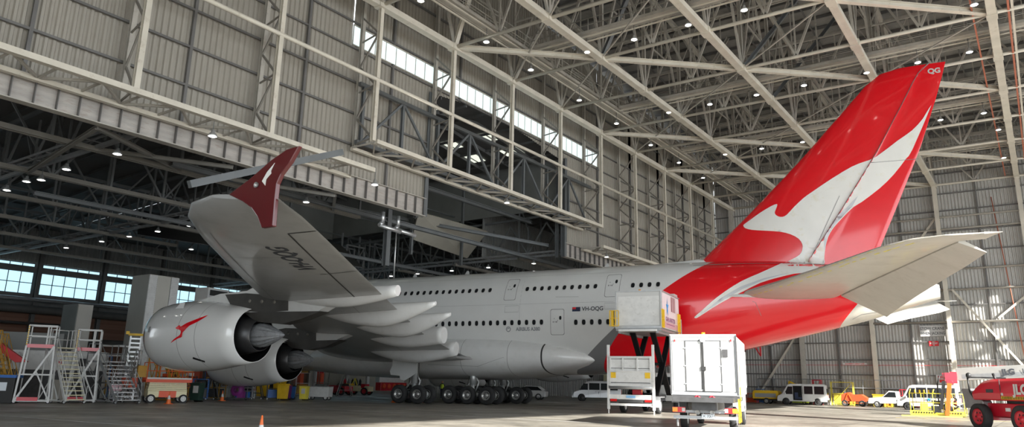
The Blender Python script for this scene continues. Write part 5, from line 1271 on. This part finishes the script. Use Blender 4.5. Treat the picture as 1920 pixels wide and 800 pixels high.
MB().box((-1.45, -.3, 1.3), (1.0, .4, .1)).box((-1.5, -.25, .95), (.5, .3, .3)).box((-1.55, -.4, .5), (.6, .3, .45)).build('control_box', 'greysteel', t)
MB().path([(-.5, -.3, 1.5), (-.2, -.35, 1.2), (-.45, -.3, .9), (-.1, -.35, .7), (-.5, -.3, .5)], .06).build('cable_bundle', 'dk', t); MB().box((-.3, -.3, 1.0), (.18, .1, .3)).build('orange_valve', 'orangered', t)
for k, x in enumerate((-2.9, -2.6, -2.3, -2.0, -1.7)): MB().tube((x, .2, 1.6), (x, .2, 1.85), .05, 8).build('yellow_fitting', 'yellow', t)
tag(MB().bar((-1.9, 0, .06), (1.9, 0, .06), .07, .07).build('ground_bar', 'lemon', loc=(67.6, 15.6, 0), rz=.3), 'long yellow-black bar lying on the floor before the basket', 'bar')

# yard clutter along the far wall
def box_thing(nm, lab, cat, loc, d, mt, rz=0, parts=()):
    t = thing(nm, lab, cat, loc, rz); MB().box((0, 0, d[2] / 2), d).build('body', mt, t, bevel=.03)
    for pn, c, dd, pm in parts: MB().box(c, dd, pm if isinstance(pm, int) else 0).build(pn, pm, t)
    return t
t = thing('towed_compressor', 'yellow towed compressor right of the box lorry', 'compressor', (47.6, 44.6, 0), 0)
MB().prism([(-1.5, .55), (1.5, .55), (1.5, 1.3), (1.3, 1.5), (-1.3, 1.5), (-1.5, 1.3)], -.7, .7, 'y').build('hood', 'yellow', t, bevel=.05); MB().box((0, -.71, .95), (2.4, .02, .45)).build('side_panel', 'grey', t); MB().box((0, 0, .45), (2.8, 1.1, .15)).bar((1.5, 0, .45), (2.6, 0, .4), .08).build('frame', 'blk', t)
for s in (-1, 1): putw(W_CAR, t, .1, s * .72, .33)
t = thing('folding_hoist', 'yellow folding hoist between the compressor and the open minibus', 'hoist', (50.0, 47.9, 0), 0)
MB().bar((-.8, 0, .4), (-.7, 0, 2.6), .16).bar((-.7, 0, 2.6), (.7, 0, 1.9), .16).bar((.1, 0, .4), (-.5, 0, 1.8), .12).bar((.7, 0, 1.9), (2.4, 0, 1.4), .14).build('arm', 'yellow', t); MB().box((0, 0, .25), (2.6, 1.1, .14)).build('base', 'hiviz', t)
for x in (-1, 1): 
    for s in (-1, 1): putw(W_SM, t, x, s * .5, .2)
t = thing('orange_trailer', 'orange trolley loaded with red-orange gear right of the open minibus', 'trolley', (56.6, 46.6, 0), 0)
MB().prism([(-1.3, .5), (1.2, .5), (1.5, .9), (.9, 1.3), (.1, 1.25), (-.4, 1.5), (-1.2, 1.3)], -.5, .5, 'y').build('load', 'orangered', t, bevel=.05); MB().bar((-1, -.55, .3), (-.5, -.55, 1.4), .07).bar((0, -.55, .3), (-.5, -.55, 1.4), .07).bar((-1, -.55, .35), (1.4, -.55, .35), .07).build('frame', 'orange', t)
for x in (-.9, .9):
    for s in (-1, 1): putw(W_CAR, t, x, s * .5, .33)
box_thing('skip_box', 'yellow steel bin against the far wall left of the pickup', 'bin', (59.2, 49.0, 0), (2.0, 1.1, 1.3), 'lemon', 0, (('lid_edge', (0, 0, 1.3), (2.1, 1.2, .08), 'yellow'), ('label_plate', (-.3, -.56, .8), (.5, .02, .3), 'blk')))
t = thing('workbench_rail', 'grey pipe handrail running along the foot of the far wall', 'handrail', (58, 49.9, 0))
m = MB()
for z in (1.0, 2.0, 2.9): m.tube((-13, 0, z), (3, 0, z), .05, 6)
for k in range(9): m.tube((-13 + k * 2, 0, 0), (-13 + k * 2, 0, 2.9), .05, 6)
m.build('rail', 'galv', t)
for i, (x, y, mt, d, lab, nm, cat) in enumerate(((45.2, 46.5, 'orangered', (1.2, .8, 1.1), 'orange-red machine box left of the yellow compressor', 'machine_box', 'box'), (52.2, 49, 'jlgred', (.9, .6, 2.8), 'red upright cabinet standing behind the open minibus', 'red_cabinet', 'cabinet'), (49, 49.3, 'galv', (1.8, .8, 1.9), 'grey steel rack behind the yellow hoist', 'steel_rack', 'rack'),
        (54.9, 49.2, 'lemon', (2.4, .6, 2.6), 'yellow platform stand behind the open minibus', 'platform_stand', 'stand'), (59.9, 47.8, 'ochre', (.5, .5, 1.1), 'small ochre post stand beside the pickup', 'post_stand', 'stand'), (62.5, 49, 'jlgred', (1.1, .7, 2.0), 'red frame rack behind the pickup', 'red_rack', 'rack'), (65.2, 45, 'lemon', (3.2, .8, 2.2), 'yellow ladder rack behind the lettered minibus', 'ladder_rack_stand', 'rack'), (45.6, 48.6, 'blue', (.8, .6, 1.6), 'blue drum cabinet behind the box lorry', 'blue_cabinet', 'cabinet'))):
    t = thing(nm, lab, cat, (x, y, 0)); m = MB(); a, b, h = d[0] / 2, d[1] / 2, d[2]
    for sx in (-a, a):
        for sy in (-b, b): m.bar((sx, sy, 0), (sx, sy, h), .07)
    for z in (.12, h * .5, h):
        for sy in (-b, b): m.bar((-a, sy, z), (a, sy, z), .07)
        for sx in (-a, a): m.bar((sx, -b, z), (sx, b, z), .06)
    m.bar((-a, -b, .1), (a, -b, h), .05); m.build('frame', mt, t); MB().box((0, 0, h * .3), (d[0] * .8, d[1] * .8, h * .45)).build('load', mt if i not in (2,) else 'blk', t, bevel=.03)

# ------------- cones, bins, carts
cone = thing('traffic_cone', 'orange traffic cone with white collar in the open floor, nearest the camera', 'cone', (57.95, -32.9, 0))
MB().lathe([(.03, .15), (.28, .098)], 20).lathe([(.5, .05), (.72, .02), (.74, .001)], 20).build('cone_body', 'orange', cone)
MB().lathe([(.28, .099), (.5, .051)], 20).build('collar', 'w', cone); MB().box((0, 0, .02), (.38, .38, .04)).build('base', 'orange', cone, bevel=.01); CH[cone.name] = kids(cone)
dup(cone, None, (30.7, -19.3, 0), label='orange traffic cone with white collar in front of the scissor lift'); c = dup(cone, None, (25.9, -12.4, 0), label='orange traffic cone with white collar under the left engine')
dup(cone, None, (32.6, -8.9, 0), label='orange traffic cone beside the purple trolley')if 0 else None
def bin_(lab, loc, mt, lidm, lab2=None, rz=.3, sc=1):
    t = thing('wheelie_bin', lab, 'bin', loc, rz); t.scale = (sc, sc, sc)
    MB().box((0, 0, .56), (.5, .62, .92), tap=1.16).build('body', mt, t, bevel=.02); MB().box((0, .0, 1.06), (.62, .78, .08)).build('lid', lidm, t, bevel=.02); MB().tube((-.25, .34, .12), (.25, .34, .12), .11, 12).build('wheel', 'blk', t)
    if lab2: MB().box((.05, -.37, .72), (.3, .02, .4)).build('label_sheet', lab2, t)
bin_('dark green wheelie bin right of the scissor lift', (27.6, -15.5, 0), 'green', 'green', 'w', .6, 1.15)
bin_('tall yellow wheelie bin under the inner engine, left one', (25.6, -6.9, 0), 'yellow', 'yellow', None, .5, 1.15); bin_('yellow wheelie bin with white sheet, right of the tall one', (26.2, -5.3, 0), 'lemon', 'lemon', 'w', .5, 1.0)
bin_('yellow wheelie bin standing behind the two front bins, left', (19.2, -4.0, 0), 'yellow', 'yellow', None, .4, 1.3); bin_('yellow wheelie bin standing behind the two front bins, right', (19.6, -2.6, 0), 'yellow', 'yellow', None, .4, 1.3)
bin_('blue bin between the yellow bins', (24.0, -4.9, 0), 'blue', 'green', None, .4, 1.0); bin_('purple bin between the yellow bins', (24.4, -5.6, 0), 'purple', 'purple', None, .4, 1.0)
t = thing('tub_trolley', 'pale grey tub trolley right of the yellow bins', 'trolley', (25.2, -2.9, 0), .5)
MB().box((0, 0, .65), (1.9, 1.0, .8), tap=1.06).build('tub', 'w2', t, bevel=.03); MB().box((0, 0, 1.08), (2.0, 1.1, .06)).build('rim', 'galv', t)
for x in (-.7, .7):
    for s in (-.4, .4): putw(W_SM, t, x, s, .2)
# tractors
def tractor(lab, loc, rz, mt, seat='blk'):
    t = thing('baggage_tractor', lab, 'tractor', loc, rz)
    MB().prism([(-1.5, .4), (1.4, .4), (1.45, .95), (.2, 1.05), (-.1, .75), (-.9, .75), (-1.0, 1.0), (-1.5, .95)], -.7, .7, 'y').build('body', mt, t, bevel=.05); MB().box((-.75, 0, 1.0), (.5, 1.1, .45)).build('seat', seat, t); MB().bar((.1, .2, 1.0), (-.2, .2, 1.3), .05).build('steering_column', 'blk', t)
    MB().box((1.46, 0, .6), (.08, 1.3, .25)).build('bumper', 'blk', t); MB().box((0, -.71, .52), (1.6, .02, .08)).build('yellow_band', 'yellow', t)
    for x in (-1, .95):
        for s in (-1, 1): putw(W_TR, t, x, s * .68, .42)
tractor('red baggage tractor right of the yellow bins', (9.8, 13.0, 0), 3.3, 'jlgred'); tractor('cream and red baggage tractor right of the red one', (9.3, 16.6, 0), 3.5, 'cream3', 'jlgred'); tractor('second red baggage tractor behind the cream one', (4.5, 18.8, 0), 3.3, 'jlgred', 'yellow')
for i, (x, y, lab) in enumerate(((5, 11.5, 'orange hydraulic mast left of the white notice'), (1.5, 17.5, 'orange hydraulic mast beside the white notice'))):
    t = thing('orange_mast', lab, 'mast', (x, y, 0)); MB().box((0, 0, 1.2), (.7, .5, 2.4)).build('mast', 'orangered', t, bevel=.04); MB().box((.1, 0, .3), (1.2, .8, .4)).build('base', 'w2', t)
t = thing('tow_bar_rack', 'yellow A-frame tow bar rack right of the tractors', 'rack', (-4.0, 28.4, 0), .3); MB().bar((-.8, 0, .3), (0, 0, 1.9), .12).bar((.6, 0, .3), (0, 0, 1.9), .12).bar((-1.4, 0, .3), (1.5, 0, .3), .16).box((0, 0, .45), (2.2, 1, .2)).build('frame', 'lemon', t)
t = thing('notice_board', 'white notice sheet on the brick wall above the tractors', 'sign', (-14.4, 27.0, 4.2)); MB().box((0, 0, 0), (.06, 2.6, 3.2)).build('board', 'w', t)
m = MB()
for k in range(6): m.box((.04, 0, 1.1 - k * .42), (.01, 1.9, .1))
m.build('lettering', 'emblemgrey', t)
for y in (24.0, 29.8, 36.2, 40.5): tag(MB().box((0, 0, 4), (.4, .5, 8)).build('pale_post', 'w2', loc=(-14.1, y, 0)), 'pale vertical post on the back wall, %s' % {24.0: 'left of the notice', 29.8: 'just right of the notice', 36.2: 'beside the gas cylinders', 40.5: 'beside the red drum cart'}[y], 'post')
for i in range(5):
    t = thing('gas_cylinder', 'gas cylinder in the rack by the back wall, %s from the left' % ORD[i], 'cylinder', (-9.5, 31.6 + i * .75, 0), 0, 'gas cylinders by the back wall'); MB().lathe([(0, .2), (1.5, .2), (1.68, .12), (1.75, .05), (1.85, .05)], 14).build('bottle', ('jlgred', 'green', 'blk', 'green', 'dk')[i], t)
box_thing('fire_reel_cabinet', 'red fire hose reel cabinet on the back wall', 'cabinet', (-13.9, 30.6, .5), (.4, 1.0, 2.6), 'jlgred')
t = thing('drum_cart', 'low red cart with a row of round drum ends left of the wing gear', 'cart', (-1.5, 33.0, 0), 0); MB().box((0, 0, .85), (1.0, 5.2, 1.1)).build('body', 'jlgred', t, bevel=.03)
for k in range(5): MB().lathe([(0, .36), (.06, .38), (.1, .2), (.1, .001)], 16, (.5, -2 + k * 1.0, .9), 'x').build('drum_end', 'orangered', t)
MB().box((-.3, 0, 2.1), (.8, 5.0, 1.3)).box((-.3, 0, 3.0), (.5, 4.0, .5)).build('load', 'w2', t)
# chocks
for i, (x, y, lab) in enumerate(((32.3, -1.2, 'orange wheel chock in front of the left wing gear'), (32.9, 1.6, 'orange wheel chock behind the left wing gear'))):
    t = thing('wheel_chock', lab, 'chock', (x, y, 0), HY)
    for s in (-.3, .3): MB().prism([(-.2, 0), (.2, 0), (0, .22)], s - .12, s + .12, 'y').build('wedge', 'orange', t)
# person in hi-vis behind the gear
t = thing('person', 'person in a yellow hi-vis vest standing behind the wing gear', 'person', (24.5, 13.5, 0), .6)
me = bpy.data.meshes.new('body'); V = [(0, 0, .95), (0, 0, 1.2), (0, 0, 1.42), (0, 0, 1.52), (0, .02, 1.64), (-.2, 0, 1.4), (-.27, -.03, 1.12), (-.22, -.2, .92), (.2, 0, 1.4), (.27, -.03, 1.12), (.24, -.15, .88), (-.1, 0, .9), (-.11, -.02, .5), (-.12, .03, .08), (-.13, -.1, .04), (.1, 0, .9), (.11, -.02, .5), (.12, .03, .08), (.13, -.1, .04)]
E_ = [(0, 1), (1, 2), (2, 3), (3, 4), (2, 5), (5, 6), (6, 7), (2, 8), (8, 9), (9, 10), (0, 11), (11, 12), (12, 13), (13, 14), (0, 15), (15, 16), (16, 17), (17, 18)]
me.from_pydata(V, E_, []); me.materials.append(M['navy']); o = bpy.data.objects.new('body', me); COL.objects.link(o); o.parent = t
sk = o.modifiers.new('s', 'SKIN'); rad = [.15, .15, .13, .06, .1, .07, .05, .04, .07, .05, .04, .1, .065, .045, .04, .1, .065, .045, .04]
for i, r in enumerate(rad): me.skin_vertices[0].data[i].radius = (r, r * .8)
me.skin_vertices[0].data[0].use_root = True; o.modifiers.new('u', 'SUBSURF').levels = 1; o.modifiers['u'].render_levels = 1
MB().lathe([(1.0, .17), (1.15, .19), (1.35, .2), (1.45, .13)], 14).build('vest', 'hiviz', t); MB().lathe([(1.53, .06), (1.58, .095), (1.66, .105), (1.72, .09), (1.76, .01)], 12, (0, -.01, 0)).build('head', 'skin', t)

# ------------- scissor lift
t = thing('scissor_lift', 'orange and cream scissor lift lowered, beside the grey stairs', 'scissor lift', (29.0, -18.55, 0), radians(72))
MB().box((0, 0, .55), (2.3, .95, .4)).build('chassis', 'cream3', t, bevel=.03); MB().box((0, -.49, .55), (1.0, .04, .38)).build('side_panel', 'orangered', t)
for k in range(5): MB().box((0, 0, .8 + k * .105), (2.3 - k * .03, .8, .085)).build('scissor_arm', 'cream3', t)
MB().box((0, 0, 1.32), (2.7, 1.1, .12)).box((0, -.56, 1.42), (2.7, .04, .24)).box((0, .56, 1.42), (2.7, .04, .24)).build('platform', 'orangered', t); MB().box((0, -.6, 1.5), (2.6, .03, .1)).build('white_rail', 'w', t)
m = MB()
for z in (1.95, 2.45):
    for y in (-.55, .55): m.tube((-1.33, y, z), (1.33, y, z), .025, 6)
    for x in (-1.33, 1.33): m.tube((x, -.55, z), (x, .55, z), .025, 6)
for x in (-1.33, -.6, .1, .75, 1.33):
    for y in (-.55, .55): m.tube((x, y, 1.35), (x, y, 2.45), .03, 6)
m.build('guard_rail', 'orange', t); MB().box((-1.6, -.2, 1.9), (.5, .4, .7)).build('control_box', 'ochre', t)
for x in (-.95, .95):
    for s in (-1, 1): o = putw(W_SM, t, x, s * .5, .27); o.scale = (1.35, 1.1, 1.35)

# ------------- maintenance stairs and platforms
def stair(nm, lab, loc, rz, n, rise, run, wid, plat, mt, tread, rail=1.0, cat='stairs', legs=True):
    """climbs along local +y from the origin; platform of length plat at the top"""
    t = thing(nm, lab, cat, loc, rz); H = n * rise; D = n * run; h = wid / 2
    m = MB()
    for s in (-h, h): m.bar((s, 0, .12), (s, D, H + .05), .05, .16)
    m.build('stringer', mt, t)
    for k in range(n): MB().box((0, (k + .5) * run, (k + 1) * rise), (wid - .04, .22, .045)).build('tread', tread, t)
    for s in (-h, h):
        m = MB(); m.tube((s, 0, .1 + rail), (s, D, H + rail), .024, 6); m.tube((s, 0, .1 + rail * .5), (s, D, H + rail * .5), .018, 6)
        for f in (0, .33, .66, 1): m.tube((s, D * f, H * f + .1), (s, D * f, H * f + rail), .022, 6)
        m.build('stair_rail', mt, t)
    if plat:
        MB().box((0, D + plat / 2, H), (wid + .1, plat, .08)).build('platform', mt, t)
        m = MB()
        for s in (-h, h):
            for z in (.5, 1.05): m.tube((s, D, H + z), (s, D + plat, H + z), .03, 6)
            for f in (0, .5, 1): m.tube((s, D + plat * f, H), (s, D + plat * f, H + 1.05), .03, 6)
        for z in (.5, 1.05): m.tube((-h, D + plat, H + z), (h, D + plat, H + z), .03, 6)
        m.build('platform_rail', mt, t)
    m = MB(); D2 = D + (plat or .3)
    for s in (-h, h):
        m.bar((s, D2, .15), (s, D2, H), .06); m.bar((s, 0, .15), (s, D2, .15), .06); m.bar((s, D, H), (s, D, .15), .05); m.bar((s, D * .4, .15), (s, D2, H), .04)
    m.bar((-h, D2, .15), (h, D2, H * .9), .04); m.bar((h, D2, .15), (-h, D2, H * .9), .04); m.bar((-h, D2, .15), (h, D2, .15), .05); m.build('frame', mt, t)
    for s in (-h, h):
        for y in (.1, D2 - .1): o = putw(W_SM, t, s, y, .1); o.scale = (.5, .5, .5)
    return t
stair('maintenance_stairs', 'white platform stairs with cream treads, second stand from the left', (29.3, -24.1, 0), radians(95), 13, .24, .15, 1.15, .8, 'w2', 'cream3')
stair('maintenance_stairs', 'grey steel stairs with many treads between the white stand and the scissor lift', (30.0, -21.4, 0), radians(98), 11, .22, .19, 1.55, 1.2, 'galv', 'alu')
stair('maintenance_stairs', 'short aluminium step stand right of the grey stairs', (27.9, -21.1, 0), radians(40), 8, .27, .14, .8, .9, 'alu', 'galv')
stair('maintenance_stairs', 'ochre yellow stair frame behind the scissor lift', (28.3, -16.9, 0), radians(112), 12, .26, .14, .9, .9, 'ochre', 'ochre')
stair('maintenance_stairs', 'ochre yellow stair frame at the left picture edge', (27.0, -26.9, 0), radians(105), 11, .27, .15, 1.0, .4, 'ochre', 'ochre')
stair('maintenance_stairs', 'second ochre stair frame leaning beside the one at the left edge', (25.5, -25.9, 0), radians(105), 11, .26, .15, .8, .4, 'ochre', 'ochre')
def platform(nm, lab, loc, rz, w_, d_, H, mt, red=True):
    t = thing(nm, lab, 'platform', loc, rz); m = MB()
    for sx in (-1, 1):
        for sy in (-1, 1): m.bar((sx * w_ * .62, sy * d_ * .6, .1), (sx * w_ / 2, sy * d_ / 2, H), .09); putw(W_SM, t, sx * w_ * .6, sy * d_ * .6, .1).scale = (.5, .5, .5)
    for z in (.15, H * .5): m.bar((-w_ * .6, -d_ * .6, z), (w_ * .6, -d_ * .6, z), .08); m.bar((-w_ * .6, d_ * .6, z), (w_ * .6, d_ * .6, z), .08)
    m.bar((-w_ * .6, -d_ * .6, .15), (w_ / 2, -d_ / 2, H), .1); m.bar((w_ * .6, -d_ * .6, .2), (0, -d_ * .55, H * .55), .07); m.build('frame', mt, t)
    MB().box((0, 0, H), (w_, d_, .1)).build('deck', mt, t)
    if red: MB().box((0, -d_ / 2 - .02, H), (w_, .03, .2)).box((-.2, -d_ * .62, .25), (1.0, .05, .2)).build('red_band', 'jlgred', t)
    m = MB()
    for z in (.55, 1.15):
        for y in (-d_ / 2, d_ / 2): m.bar((-w_ / 2, y, H + z), (w_ / 2, y, H + z), .06)
        for x in (-w_ / 2, w_ / 2): m.bar((x, -d_ / 2, H + z), (x, d_ / 2, H + z), .06)
    for x in (-w_ / 2, w_ * .2, w_ / 2):
        for y in (-d_ / 2, d_ / 2): m.bar((x, y, H), (x, y, H + 1.15), .06)
    m.build('guard_rail', 'w', t); m = MB()
    for k in range(9): m.box((-w_ / 2, -d_ / 2 - .04, H + .1 + k * .12), (.07, .02, .06))
    m.build('hazard_marking', 'yellow', t)
    return t
platform('work_platform', 'tall white work platform with railed top, left of the white stairs', (27.6, -25.6, 0), radians(60), 1.35, 1.1, 3.15, 'w2')
platform('work_platform', 'tall white work platform with railed top, right of the white stairs', (27.4, -22.9, 0), radians(60), 1.2, 1.0, 3.1, 'w2')
platform('work_platform', 'grey railed work platform behind the grey stairs', (26.0, -20.2, 0), radians(60), 2.4, 1.0, 2.3, 'dk', False)
# tall ladder
t = thing('tower_ladder', 'tall aluminium ladder with yellow top rest beside the scissor lift', 'ladder', (27.2, -20.0, 0), radians(60)); m = MB()
for s in (-.3, .3): m.bar((s, 0, .1), (s, .5, 4.1), .07, .1)
for k in range(14): m.bar((-.3, .5 * k / 14, .3 + k * .28), (.3, .5 * k / 14, .3 + k * .28), .04, .1)
m.build('ladder', 'alu', t); MB().bar((-.45, .5, 4.2), (.45, .5, 4.2), .14, .14).box((-.5, .5, 4.3), (.2, .25, .2)).box((.5, .5, 4.3), (.2, .25, .2)).build('top_rest', 'yellow', t); MB().box((0, .3, 1.2), (.9, 1.2, .6)).build('base', 'orangered', t)
# background clutter left
def ac(lab, loc): 
    t = thing('air_conditioner', lab, 'air conditioner', loc, radians(60)); MB().box((0, 0, .5), (1.2, .5, 1.0)).build('case', 'tower2', t, bevel=.03); MB().lathe([(0, .38), (-.04, .38), (-.04, .1), (-.06, .001)], 20, (.1, -.25, .5), 'y').build('fan_grille', 'blk', t)
box_thing('shipping_container', 'dark ribbed container in the background at the left edge', 'container', (15.5, -22.5, 0), (6.5, 2.4, 4.4), 'clad_dark', radians(60))
ac('beige air conditioner unit at the left edge', (21.0, -26.9, 3.3)); box_thing('pallet_stack', 'pale stack of crates carrying the air conditioner', 'crate', (21.0, -26.9, 0), (2.4, 1.6, 3.3), 'w2', radians(60))
t = thing('red_chute', 'red slanting chute cover at the left edge', 'cover', (24.2, -26.4, 3.05), radians(60)); MB().add([(-1.2, -.4, .7), (-.5, -.4, .65), (1.5, -.4, -.75), (.9, -.4, -.8), (-1.2, .4, .7), (-.5, .4, .65), (1.5, .4, -.75), (.9, .4, -.8)], [(0, 1, 2, 3), (7, 6, 5, 4), (0, 4, 5, 1), (1, 5, 6, 2), (2, 6, 7, 3), (3, 7, 4, 0)]).build('cover', 'signred', t)
box_thing('white_cabinet', 'long white equipment cabinet behind the white platforms', 'cabinet', (21.0, -21.8, 0), (6.0, 1.2, 3.1), 'w2', radians(55), (('lower_panel', (0, -.62, .95), (5.9, .02, 1.85), 'dk'), ('panel_gap', (0, -.61, 2.4), (.04, .04, 1.2), 'line'), ('round_hose_port', (1.6, -.61, 2.4), (.5, .04, .5), 'blk'), ('red_mark', (.3, -.61, 2.4), (.3, .02, .3), 'signred')))
box_thing('recycling_skip', 'dark skip with blue top and white label at the left edge', 'skip', (26.9, -26.9, 0), (1.3, 1.0, 1.4), 'blk', radians(50), (('blue_lid', (0, 0, 1.45), (1.4, 1.1, .15), 'blue'), ('label_sheet', (0, -.52, .9), (.6, .02, .45), 'platew')))
box_thing('grey_crate', 'grey box leaning between the white stand legs', 'crate', (26.3, -23.6, 0), (.9, .6, 1.3), 'clad', radians(60)); box_thing('pink_stool', 'pale pink folding stool between the two stairs', 'stool', (27.6, -21.0, .7), (.7, .5, .35), 'pinkdk', radians(50), (('leg_frame', (0, 0, -.35), (.06, .4, .7), 'galv'),))
R_ = random.Random(3)
CL = ['blk', 'galv', 'dk', 'orangered', 'w2', 'ochre', 'darksteel', 'dk', 'galv', 'blue']
KIND = [('tool_trolley', 'trolley'), ('equipment_stand', 'stand'), ('hose_cart', 'cart'), ('stacked_crate', 'crate'), ('trestle', 'trestle')]
def clutter(x, y, k, lab, nm, cat, mt, w_, d_, h_, rz):
    t = thing(nm, lab, cat, (x, y, 0), rz); m = MB(); a, b = w_ / 2, d_ / 2
    if nm == 'trestle':
        for s in (-b, b): m.bar((-a, s, 0), (-a * .3, s * .6, h_), .06); m.bar((a, s, 0), (a * .3, s * .6, h_), .06)
        m.bar((-a * .8, -b * .9, h_ * .3), (a * .8, -b * .9, h_ * .3), .05); m.bar((0, -b, h_), (0, b, h_), .12); m.build('frame', mt, t)
    else:
        for sx in (-a, a):
            for sy in (-b, b): m.bar((sx, sy, .08), (sx, sy, h_), .05)
        for z in (.15, h_ * .55, h_):
            for sy in (-b, b): m.bar((-a, sy, z), (a, sy, z), .05)
            for sx in (-a, a): m.bar((sx, -b, z), (sx, b, z), .05)
        m.build('frame', mt, t)
        MB().box((0, 0, h_ * .3), (w_ * .86, d_ * .86, h_ * .4)).build('load', R_.choice(CL), t, bevel=.02)
        if nm == 'hose_cart': MB().lathe([(-.2, .16), (-.2, h_ * .3), (.2, h_ * .3), (.2, .16)], 16, (0, 0, h_ * .75), 'y').build('hose_reel', 'blk', t)
        else: MB().box((w_ * .1, 0, h_ + .12), (w_ * .5, d_ * .5, .24)).build('box', R_.choice(CL), t, bevel=.02)
    for sx in (-a, a): o = putw(W_SM, t, sx * .9, -b, .1); o.scale = (.5, .5, .5)
row = [(23.5 + i * .05 + R_.uniform(-.8, .5), -15.2 + i * .82) for i in range(11)]
AD = ['orange-topped', 'black', 'grey framed', 'dull steel', 'rust-coloured', 'dark', 'pale-topped', 'thin-legged', 'squat', 'tall', 'narrow']
for i, (x, y) in enumerate(row):
    nm, cat = KIND[(i * 2 + 1) % 5]; clutter(x, y, i, '%s %s under the engines, %s from the green bin' % (AD[i], nm.replace('_', ' '), ORD[i]), nm, cat, CL[(i * 3) % 10], R_.uniform(.8, 1.3), .7, R_.uniform(.9, 1.7), R_.uniform(.2, 1))
box_thing('orange_generator', 'orange machine box behind the stands under the left engine', 'machine', (20.3, -11.6, 0), (1.6, 1.0, 2.1), 'orangered', .8); t = thing('purple_trolley', 'purple curved trolley under the inner engine', 'trolley', (25.5, -10.9, 0), .6)
MB().lathe([(-.3, .2), (-.3, .42), (.3, .42), (.3, .2)], 20, (0, 0, .75), 'y').box((.3, 0, .4), (.45, .5, .5)).build('drum', 'purple', t); MB().box((0, 0, .15), (1.5, .8, .12)).build('base', 'dk', t)
for i in range(9):
    x, y = 14 + R_.uniform(-2, 2), -8 + i * 2.2; nm, cat = KIND[(i * 3) % 5]
    clutter(x, y, i, '%s %s far behind the engines near the brick wall, %s from the left' % (AD[(i + 4) % 11], nm.replace('_', ' '), ORD[i]), nm, cat, CL[(i * 7 + 2) % 10], R_.uniform(1, 2), .9, R_.uniform(1.4, 2.6), R_.uniform(0, 1))
for i in range(6):
    x, y = 20 + R_.uniform(-1, 1), -24.5 + i * 1.25; nm, cat = KIND[(i * 2) % 5]
    clutter(x, y, i, '%s %s behind the white platforms, %s from the left' % (AD[(i + 2) % 11], nm.replace('_', ' '), ORD[i]), nm, cat, CL[(i * 3 + 4) % 10], R_.uniform(1, 1.6), .9, R_.uniform(2.2, 3.4), R_.uniform(.4, 1.2))
# air handling box above engine
t = thing('white_cabin', 'small white cabin unit with dark front above the left engine', 'cabin', (13.5, -6.2, 8.2), radians(10)); MB().box((0, 0, .6), (1.6, 2.4, 1.2)).build('case', 'w', t, bevel=.03); MB().box((.82, 0, .75), (.03, 2.0, .5)).build('front_panel', 'blk', t)
m = MB()
for s in (-1, 1): m.bar((0, s, -8.2), (0, s, 0), .2)
m.build('stand', 'galv', t)
# pillars and yellow bollards under the rear belly
for x, y, lab in ((33, 44, 'yellow bollard beyond the belly, left one'), (37.5, 45, 'yellow bollard beyond the belly, right one')): tag(MB().tube((0, 0, 0), (0, 0, 1.9), .12, 10).build('bollard', 'yellow', loc=(x, y, 0)), lab, 'bollard')
tag(MB().box((0, 0, 3), (1.6, .4, 6)).build('cream_door_panel', 'cream3', loc=(24.0, 50.2, 0)), 'cream door panel on the far wall under the belly', 'door')
t = thing('red_bracket', 'small red triangular bracket on the wall beside the box lorry', 'bracket', (46.4, 44.0, 7.0)); MB().bar((0, 0, 0), (.9, 0, 0), .14).bar((.9, 0, 0), (.9, 0, -1.6), .14).bar((.9, 0, -1.6), (0, 0, 0), .12).build('bracket', 'signred', t); MB().bar((.4, 0, 0), (.4, 6.5, 0), .2).build('arm', 'galv', t)
# painted floor lines
m = MB()
for p, q, w_ in (((20, -34), (95, -27), .12), ((24, -16.5), (66, -14), .1)): m.bar((*p, .004), (*q, .004), w_, .004)
struct(m.build('floor_markings', 'floorwhite'))
m = MB()
for p, q in (((28, -44), (60, -42)), ((66, 11), (92, 15))): m.bar((*p, .004), (*q, .004), .15, .004)
struct(m.build('floor_markings_yellow', 'floorline'))
# ------------------------------------------------------------------ light, sky, camera
sun = bpy.data.lights.new('sun', 'SUN'); sun.energy = 8; sun.angle = radians(.8); sun.color = (1, .965, .9)
so = bpy.data.objects.new('sun', sun); COL.objects.link(so)
dv = Vector((-.90, .38, -.50)).normalized(); so.rotation_euler = dv.to_track_quat('-Z', 'Y').to_euler(); so.location = (140, -60, 60)
wd = bpy.data.worlds.new('sky'); SC.world = wd; wd.use_nodes = True
bg = wd.node_tree.nodes['Background']; bg.inputs['Color'].default_value = (.88, .95, 1.0, 1); bg.inputs['Strength'].default_value = 1.75
cam = bpy.data.cameras.new('camera'); co = bpy.data.objects.new('camera', cam); COL.objects.link(co); SC.camera = co
cam.sensor_width = 36; cam.lens = 1387 / 1920 * 36; cam.clip_end = 500
yaw, pit, rol = -.618503433, .238947411, .021876765
F = Vector((sin(yaw) * cos(pit), cos(yaw) * cos(pit), sin(pit))); R0 = Vector((cos(yaw), -sin(yaw), 0)); U0 = R0.cross(F)
R1 = R0 * cos(rol) + U0 * sin(rol); U1 = -R0 * sin(rol) + U0 * cos(rol)
co.matrix_world = Matrix.Translation((74.5285497, -45.3561043, 1.66375956)) @ Matrix((R1, U1, -F)).transposed().to_4x4()
cam.shift_y = (380.300886 - 400) / 1920 * 1.0
SC.view_settings.view_transform = 'Standard'; SC.view_settings.look = 'None'; SC.view_settings.exposure = 1.25; SC.view_settings.gamma = 1; SC.view_settings.use_curve_mapping = False
SC.cycles.use_denoising = True; SC.cycles.max_bounces = 7; SC.cycles.diffuse_bounces = 4; SC.cycles.glossy_bounces = 3; SC.cycles.transparent_max_bounces = 4; SC.cycles.sample_clamp_indirect = 6
